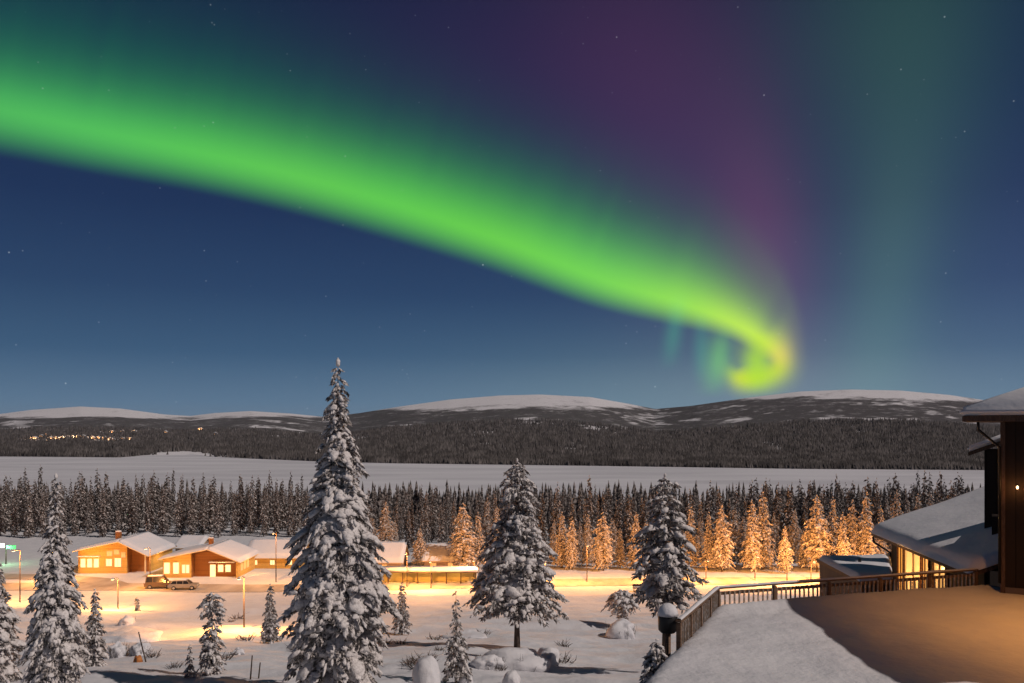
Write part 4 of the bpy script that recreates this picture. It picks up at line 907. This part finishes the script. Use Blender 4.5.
def rail_run(a, b, npost, nbal, skip_first):
    d = (b-a); L_ = d.length; u = d/L_; n = Vector((-u.y, u.x, 0))
    for i in range(npost+1):
        if i == 0 and skip_first: continue
        p = a+d*i/npost; MB().box((p.x, p.y, (TOP+DZ)/2-.05), (.13, .13, TOP-DZ+.1), rz=math.atan2(u.y, u.x)).build('post', m_rail, r, bevel=.008)
    for i in range(nbal):
        p = a+d*(i+.5)/nbal; MB().box((p.x, p.y, (TOP+DZ)/2-.02), (.045, .045, TOP-DZ-.12), rz=math.atan2(u.y, u.x)).build('baluster', m_bal, r)
    e = u*.07; rl = MB().beam(a-e+Vector((0, 0, TOP+.06)), b+e+Vector((0, 0, TOP+.06)), .17, .06).build('handrail', m_rail, r, bevel=.01)
    MB().beam(a+n*.05+Vector((0, 0, TOP-.14)), b+n*.05+Vector((0, 0, TOP-.14)), .05, .11).build('upper_board', m_rail, r)
    nS = int(L_/.25); pts = [a+d*i/nS for i in range(nS+1)]; vs, fs = [], []
    for i, p in enumerate(pts):
        hh_ = .05+.035*float(vnoise(i*.35, a.x, 2)); w_ = .075
        for s_, zz in ((-1, 0), (-.75, .75), (0, 1), (.75, .75), (1, 0)): vs.append(p+n*s_*w_+Vector((0, 0, TOP+.091+zz*hh_)))
    for i in range(nS):
        for k_ in range(4): q = i*5+k_; fs.append((q, q+1, q+6, q+5))
    MB().add(vs, fs).build('rail_snow', m_snow, rl, smooth=True)
rail_run(C0, C1, 4, 28, False); rail_run(C1, C2, 5, 60, True)
# low brushy heap trapped behind the long rail, and the snow-capped bin at the rail end
x, Y = 4.60, 25.1; z = gz(x, Y); hb = 20.5
r = empty('round_bin', (x, Y, z)); tag(r, 'dark round bin heaped with a cap of snow at the near end of the railing', 'bin')
MB().tube([(x, Y, z-.3), (x, Y, hb-.45)], .09, 10).build('stand', m_rail, r, smooth=True)
MB().tube([(x, Y, hb-.48), (x, Y, hb-.40), (x, Y, hb-.02), (x, Y, hb+.03)], [.20, .28, .29, .27], 20).build('drum', m_dark, r, smooth=True)
v, f = ico(3); v = v*np.array([.31, .31, .36])*(1+.05*fbm(v[:, 0]*2, v[:, 1]*2+v[:, 2], 3, 2))[:, None]; v[:, 2] = np.where(v[:, 2] < 0, 0, v[:, 2]); v += np.array([0, 0, hb+.03-z])
T = Tri(); T.add(v, f, 0, True); T.build('snow_cap', [m_snow], r)

# ------------------------------------------------------------------ flat-roofed shed below the terrace
sh_ = [Vector((14.75, 36.0, 0)), Vector((16.1, 36.1, 0)), Vector((18.75, 42.2, 0)), Vector((15.2, 42.0, 0))]
r = empty('flat_shed', (16.8, 39, 15)); tag(r, 'dark flat-roofed shed topped with snow just beyond the long railing', 'shed')
m_grey = planks('grey_boards', (.10, .075, .06), (.16, .12, .095), .2, 'X')
MB().prism([p+Vector((0, 0, 13.5)) for p in sh_], (0, 0, 5.95)).build('wall', m_grey, r)
c_ = sum(sh_, Vector())/4; big = [p+(p-c_).normalized()*.22 for p in sh_]
rf = MB().prism([p+Vector((0, 0, 19.45)) for p in big], (0, 0, .16)).build('roof', m_rail, r)
sm_ = [p+(p-c_).normalized()*.2 for p in sh_]; nn = 22; vs = []
for i in range(nn):
    for j in range(nn):
        a, b = i/(nn-1), j/(nn-1); p = (sm_[0]*(1-a)+sm_[1]*a)*(1-b)+(sm_[3]*(1-a)+sm_[2]*a)*b
        e = min(1, min(a, 1-a, b, 1-b)*12); vs.append((p.x, p.y, 19.612+.26*(e*(2-e))**.5+.09*float(vnoise(p.x*.9, p.y*.9, 2))*e))
MB().add(vs, [tuple(q) for q in grid_faces(nn, nn)]).build('roof_snow', m_roofsnow, rf, smooth=True)
vt = MB().tube([(16.2, 39.6, 19.6), (16.2, 39.6, 20.02)], .07, 10).build('vent_pipe', m_dark, r)

# ------------------------------------------------------------------ chalet on the right
m_wall = planks('brown_boards', (.016, .010, .008), (.028, .017, .013), .15, 'X')
m_soff = mat('soffit_wood', (.07, .042, .03), .7, noise=(4, (.11, .07, .05), .4, .6, (6, 1, 1)))
m_amber = mat('amber_glass', (.5, .25, .05), .2, emit=((1, .40, .07), .85)); m_amber2 = mat('amber_pane', (.5, .25, .05), .2, emit=((1, .50, .14), .75))
e1, e2 = Vector((.866, -.5, 0)), Vector((.5, .866, 0)); Wc = Vector((18.62, 32.25, 0)); UP = Vector((0, 0, 1))
r = empty('brown_chalet', (Wc.x, Wc.y, DZ)); tag(r, 'tall dark brown chalet with overhanging snowy roofs and amber windows at the right edge', 'chalet')
w = MB(); w.prism([Wc+UP*13, Wc+e1*12+UP*13, Wc+e1*12+e2*4.7+UP*13, Wc+e2*4.7+UP*13], UP*13.35); w.build('wall', m_wall, r)
MB().prism([Wc-e1*.06-e2*.06+UP*13.1, Wc+e1*3.6-e2*.06+UP*13.1, Wc+e1*3.6-e2*.03+UP*13.1, Wc-e1*.06-e2*.03+UP*13.1], UP*6.95).build('plinth', mat('plinth_stone', (.16, .13, .12), .8), r)
for q in (0, .14): MB().box(tuple(Wc-e1*.0-e2*.02+e1*q*0+UP*23), (.16, .16, 6.6), rz=math.radians(-30)).build('corner_board', m_soff, r) if q == 0 else None
def hip_roof(A, la, lb, z, slope, name='roof', thick=.2, snow=.32):
    run = min(la, lb)/2; a0, a1, a2, a3 = A, A+e1*la, A+e1*la+e2*lb, A+e2*lb
    ri = [A+(e1+e2)*run, A+e1*(la-run)+e2*run, A+e1*(la-run)+e2*(lb-run), A+(e1)*run+e2*(lb-run)]
    if la > lb: top = [ri[0], ri[1]]
    else: top = [ri[0], ri[3]]
    def hull(base, t0, t1, tp_, grow):
        mb = MB(); lowv = [p+UP*t0 for p in base]; upv = [p+UP*t1 for p in base]; tv = [p+UP*(tp_+slope*run) for p in top]; i = 8
        fs = [(3, 2, 1, 0)]+[(k_, (k_+1) % 4, 4+(k_+1) % 4, 4+k_) for k_ in range(4)]
        fs += [(4, 5, 9, 8), (5, 6, 9), (6, 7, 8, 9), (7, 4, 8)] if la > lb else [(4, 5, 8), (5, 6, 9, 8), (6, 7, 9), (7, 4, 8, 9)]
        return mb.add(lowv+upv+tv, fs)
    R_ = hull([a0, a1, a2, a3], z, z+thick, z+thick, 0).build(name, m_soff, r)
    cc = (a0+a2)/2; b = [p+(p-cc).normalized()*.10 for p in (a0, a1, a2, a3)]
    o = hull(b, z+thick+.003, z+thick+snow, z+thick+snow, 0).build('roof_snow', m_roofsnow, R_, smooth=False, bevel=.12)
    for p_ in o.data.polygons: p_.use_smooth = True
    return R_
A0 = Vector((16.95, 32.0, 0)); hip_roof(A0, 14, 5.6, 26.32, .40)
# gutter and downspout from the eave to the wall
dp = [Vector((17.6, 32.1, 26.3)), Vector((17.62, 32.1, 26.0)), Wc-e1*.10-e2*.10+UP*25.35, Wc-e1*.10-e2*.10+UP*20.2]
MB().tube(dp, .055, 8).build('downspout', m_dark, r, smooth=True)
def hwin(c, w_, h_, glass, nb=1, nm='window'):
    """window on the front wall of the chalet"""
    fr = MB(); n = -e2
    for s_ in (-1, 1):
        fr.beam(c+n*.03+e1*(-w_/2-.1)+UP*s_*(h_/2+.05), c+n*.03+e1*(w_/2+.1)+UP*s_*(h_/2+.05), .10, .10)
        fr.beam(c+n*.03+e1*s_*(w_/2+.05)-UP*h_/2, c+n*.03+e1*s_*(w_/2+.05)+UP*h_/2, .10, .10, up=e1)
    for i in range(nb): q = -w_/2+w_*(i+1)/(nb+1); fr.beam(c+n*.035+e1*q-UP*h_/2, c+n*.035+e1*q+UP*h_/2, .06, .06, up=e1)
    fo = fr.build(nm, mat('amber_frame', (.30, .13, .04), .6) if 'amber_frame' not in bpy.data.materials else bpy.data.materials['amber_frame'], r)
    MB().prism([c+n*.012+e1*a*w_/2+UP*b*h_/2 for a, b in ((-1, -1), (1, -1), (1, 1), (-1, 1))], e2*.04).build('pane', glass, fo)
hwin(Wc+e1*1.75+UP*24.1, 1.9, 2.7, m_amber, 2); hwin(Wc+e1*1.75+UP*21.3, 1.9, 2.1, m_amber, 2)
# wall lamp
lp = Wc+e1*.48-e2*.14+UP*23.85; lm = MB().beam(lp+e2*.14, lp, .05, .05).build('wall_lamp', m_dark, r)
MB().box(tuple(lp), (.08, .08, .13), rz=math.radians(-30), taper=.2).build('bulb', mat('cold_bulb', (1, .95, .9), .3, emit=((1, .75, .5), 1.6)), lm, bevel=.02)
# unseen front wing, added to cast the shadow across the terrace
wx, wy0, wy1 = 18.2, 17.6, 27.9
MB().prism([Vector((wx, wy0, 13)), Vector((28, wy0, 13)), Vector((28, wy1+.1, 13)), Vector((wx, wy1+.1, 13))], UP*14.0).build('unseen_wing_wall', m_wall, r)
rw = MB().prism([Vector((17.4, 0, 26.9)), Vector((23.4, 0, 29.0)), Vector((29.4, 0, 26.9)), Vector((29.4, 0, 27.1)), Vector((23.4, 0, 29.25)), Vector((17.4, 0, 27.1))], (0, wy1-wy0+.7, 0))
rw.v = [(a, b+wy0-.6, c) for a, b, c in rw.v]; RW = rw.build('unseen_wing_roof', m_soff, r)
rs = MB().prism([Vector((17.32, wy0-.65, 27.103)), Vector((23.4, wy0-.65, 29.253)), Vector((29.48, wy0-.65, 27.103)), Vector((29.48, wy0-.65, 27.4)), Vector((23.4, wy0-.65, 29.6)), Vector((17.32, wy0-.65, 27.4))], (0, wy1-wy0+.78, 0)).build('roof_snow', m_roofsnow, RW, bevel=.1, smooth=True)
for cy in (22.1, 24.6): 
    window(r, (wx, cy, 21.4), 1.5, 2.0, face='left', glass=m_amber, frame=m_trim)  # amber windows of the added wing
# recessed block standing behind the corner
B0 = Vector((20.95, 37.7, 0)); w = MB(); w.prism([B0+UP*20.0, B0+e1*2.0+UP*20.0, B0+e1*2.0+e2*1.3+UP*20.0, B0+e2*1.3+UP*20.0], UP*5.15); w.prism([B0-e2*1.6+e1*.3+UP*20.0, B0-e2*1.6+e1*2.0+UP*20.0, B0-e2*.02+e1*2.0+UP*20.0, B0-e2*.02+e1*.3+UP*20.0], UP*2.3); w.build('annex_wall', m_wall, r)
ra = [B0-e1*.62-e2*.35, B0+e1*1.6-e2*.35]; zz = (24.85, 25.75)
ar = MB().prism([ra[0]+UP*zz[0], ra[1]+UP*zz[1], ra[1]+UP*(zz[1]+.16), ra[0]+UP*(zz[0]+.16)], e2*2.0).build('annex_roof', m_soff, r)
MB().prism([ra[0]-e1*.05+UP*(zz[0]+.165), ra[1]+UP*(zz[1]+.165), ra[1]+UP*(zz[1]+.45), ra[0]-e1*.05+UP*(zz[0]+.42)], e2*2.04).build('roof_snow', m_roofsnow, ar, bevel=.09, smooth=True)
# lower wing with the big snowy lean-to roof
E0, E1 = Vector((18.0, 33.45, 20.18)), Vector((19.85, 47.0, 20.18)); ul = (E1-E0).normalized(); vl = Vector((ul.y, -ul.x, 0)); LL = (E1-E0).length; sl = .385
rf = MB().prism([E0, E0+vl*8.2+UP*sl*8.2, E0+vl*8.2+UP*(sl*8.2+.16), E0+UP*.16], ul*LL).build('lower_roof', m_soff, r)
nu, nv = 46, 40; vs = []
for k_ in range(2):
    for i in range(nu):
        for j in range(nv):
            a, b = i/(nu-1)*LL, j/(nv-1)*8.2; e = min(1, min(a, LL-a, b+.0)/.4); p = E0+ul*(a*1.008-.06)+vl*(b-.07)+UP*(b*sl+.163)
            th = (.34+.07*float(fbm(p.x/2.5, p.y/2.5, 5, 2)))*(e*(2-e))**.5+.03
            vs.append(p+UP*(th*k_))
q = grid_faces(nu, nv); n0 = nu*nv; fs = [tuple(x_) for x_ in q+n0]+[tuple(reversed([int(t_) for t_ in x_])) for x_ in q]
for i in range(nu-1):
    for j in (0, nv-1): a = i*nv+j; fs.append((a, a+nv, a+nv+n0, a+n0))
for j in range(nv-1):
    for i in (0, nu-1): a = i*nv+j; fs.append((a, a+1, a+1+n0, a+n0))
MB().add(vs, fs).build('roof_snow', m_roofsnow, rf, smooth=True)
G0, G1 = E0+vl*.75+ul*.5, E1+vl*.75-ul*1.1; G0.z = G1.z = 0
w = MB(); w.prism([G0+UP*13.5, G1+UP*13.5, G1+UP*20.42, G0+UP*20.42], vl*.2); w.prism([G1+vl*.2+UP*13.5, G1+vl*7+UP*13.5, G1+vl*7+UP*22.7, G1+vl*.2+UP*20.45], -ul*.2); w.build('lower_wall', m_wall, r)
rz_l = math.atan2(ul.y, ul.x)-math.pi/2; LW = (G1-G0).length
for t_, ww, gl in ((.40, 1.5, m_amber2), (.56, 1.0, m_amber2), (.70, 2.6, m_amber2), (.86, .8, m_amber)):
    c = G0+(G1-G0)*t_+UP*18.2
    window(r, c, ww, 3.7, face='left', glass=gl, frame=m_logd, rz=rz_l)
MB().tube([E1-ul*.2+vl*.05+UP*-.05, E1-ul*.2+vl*.1+UP*-.35, G1-ul*.1-vl*.08+UP*19.4, G1-ul*.1-vl*.08+UP*14], .06, 8).build('downspout', m_dark, r, smooth=True)
point(G0+(G1-G0)*.62-vl*1.2+UP*19.3, 60, r, (1, .5, .15), .1)
# wall lamp, then unseen downlights added under the wing eave to warm the terrace
point(lp-e2*.25-UP*.05, 12, r, (1, .42, .12), .06, 'wall_lamp_light')
for fy_ in (19.6, 23.2, 27.2):
    fx = MB().tube([(17.7, fy_, 27.02), (17.7, fy_, 26.86)], .09, 12).build('added_lamp', m_dark, r)
    MB().tube([(17.7, fy_, 26.865), (17.7, fy_, 26.85)], .07, 12).build('bulb', m_bulb, fx)
    d = bpy.data.lights.new('added_lamp_light', 'SPOT'); d.energy = 800; d.color = (1, .40, .10); d.spot_size = math.radians(104); d.spot_blend = .8; d.shadow_soft_size = .06
    o = bpy.data.objects.new('added_lamp_light', d); COL.objects.link(o); o.parent = r; o.location = WORLD_M[r.name].inverted()@Vector((17.7, fy_, 26.8))
    o.rotation_euler = Vector((-.08, .1, -1)).to_track_quat('-Z', 'Y').to_euler()

# ------------------------------------------------------------------ thin cold air over the valley
mh = bpy.data.materials.new('haze_air'); mh.use_nodes = True; N, L = mh.node_tree.nodes, mh.node_tree.links; N.clear()
pv = N.new('ShaderNodeVolumePrincipled'); pv.inputs['Color'].default_value = (.70, .74, .92, 1); pv.inputs['Density'].default_value = 1.5e-5
ou = N.new('ShaderNodeOutputMaterial'); L.new(pv.outputs[0], ou.inputs['Volume'])
tag(MB().box((0, 5400, 125), (26000, 11000, 340)).build('haze', mh), 'thin cold haze over the valley and lake', kind='stuff')
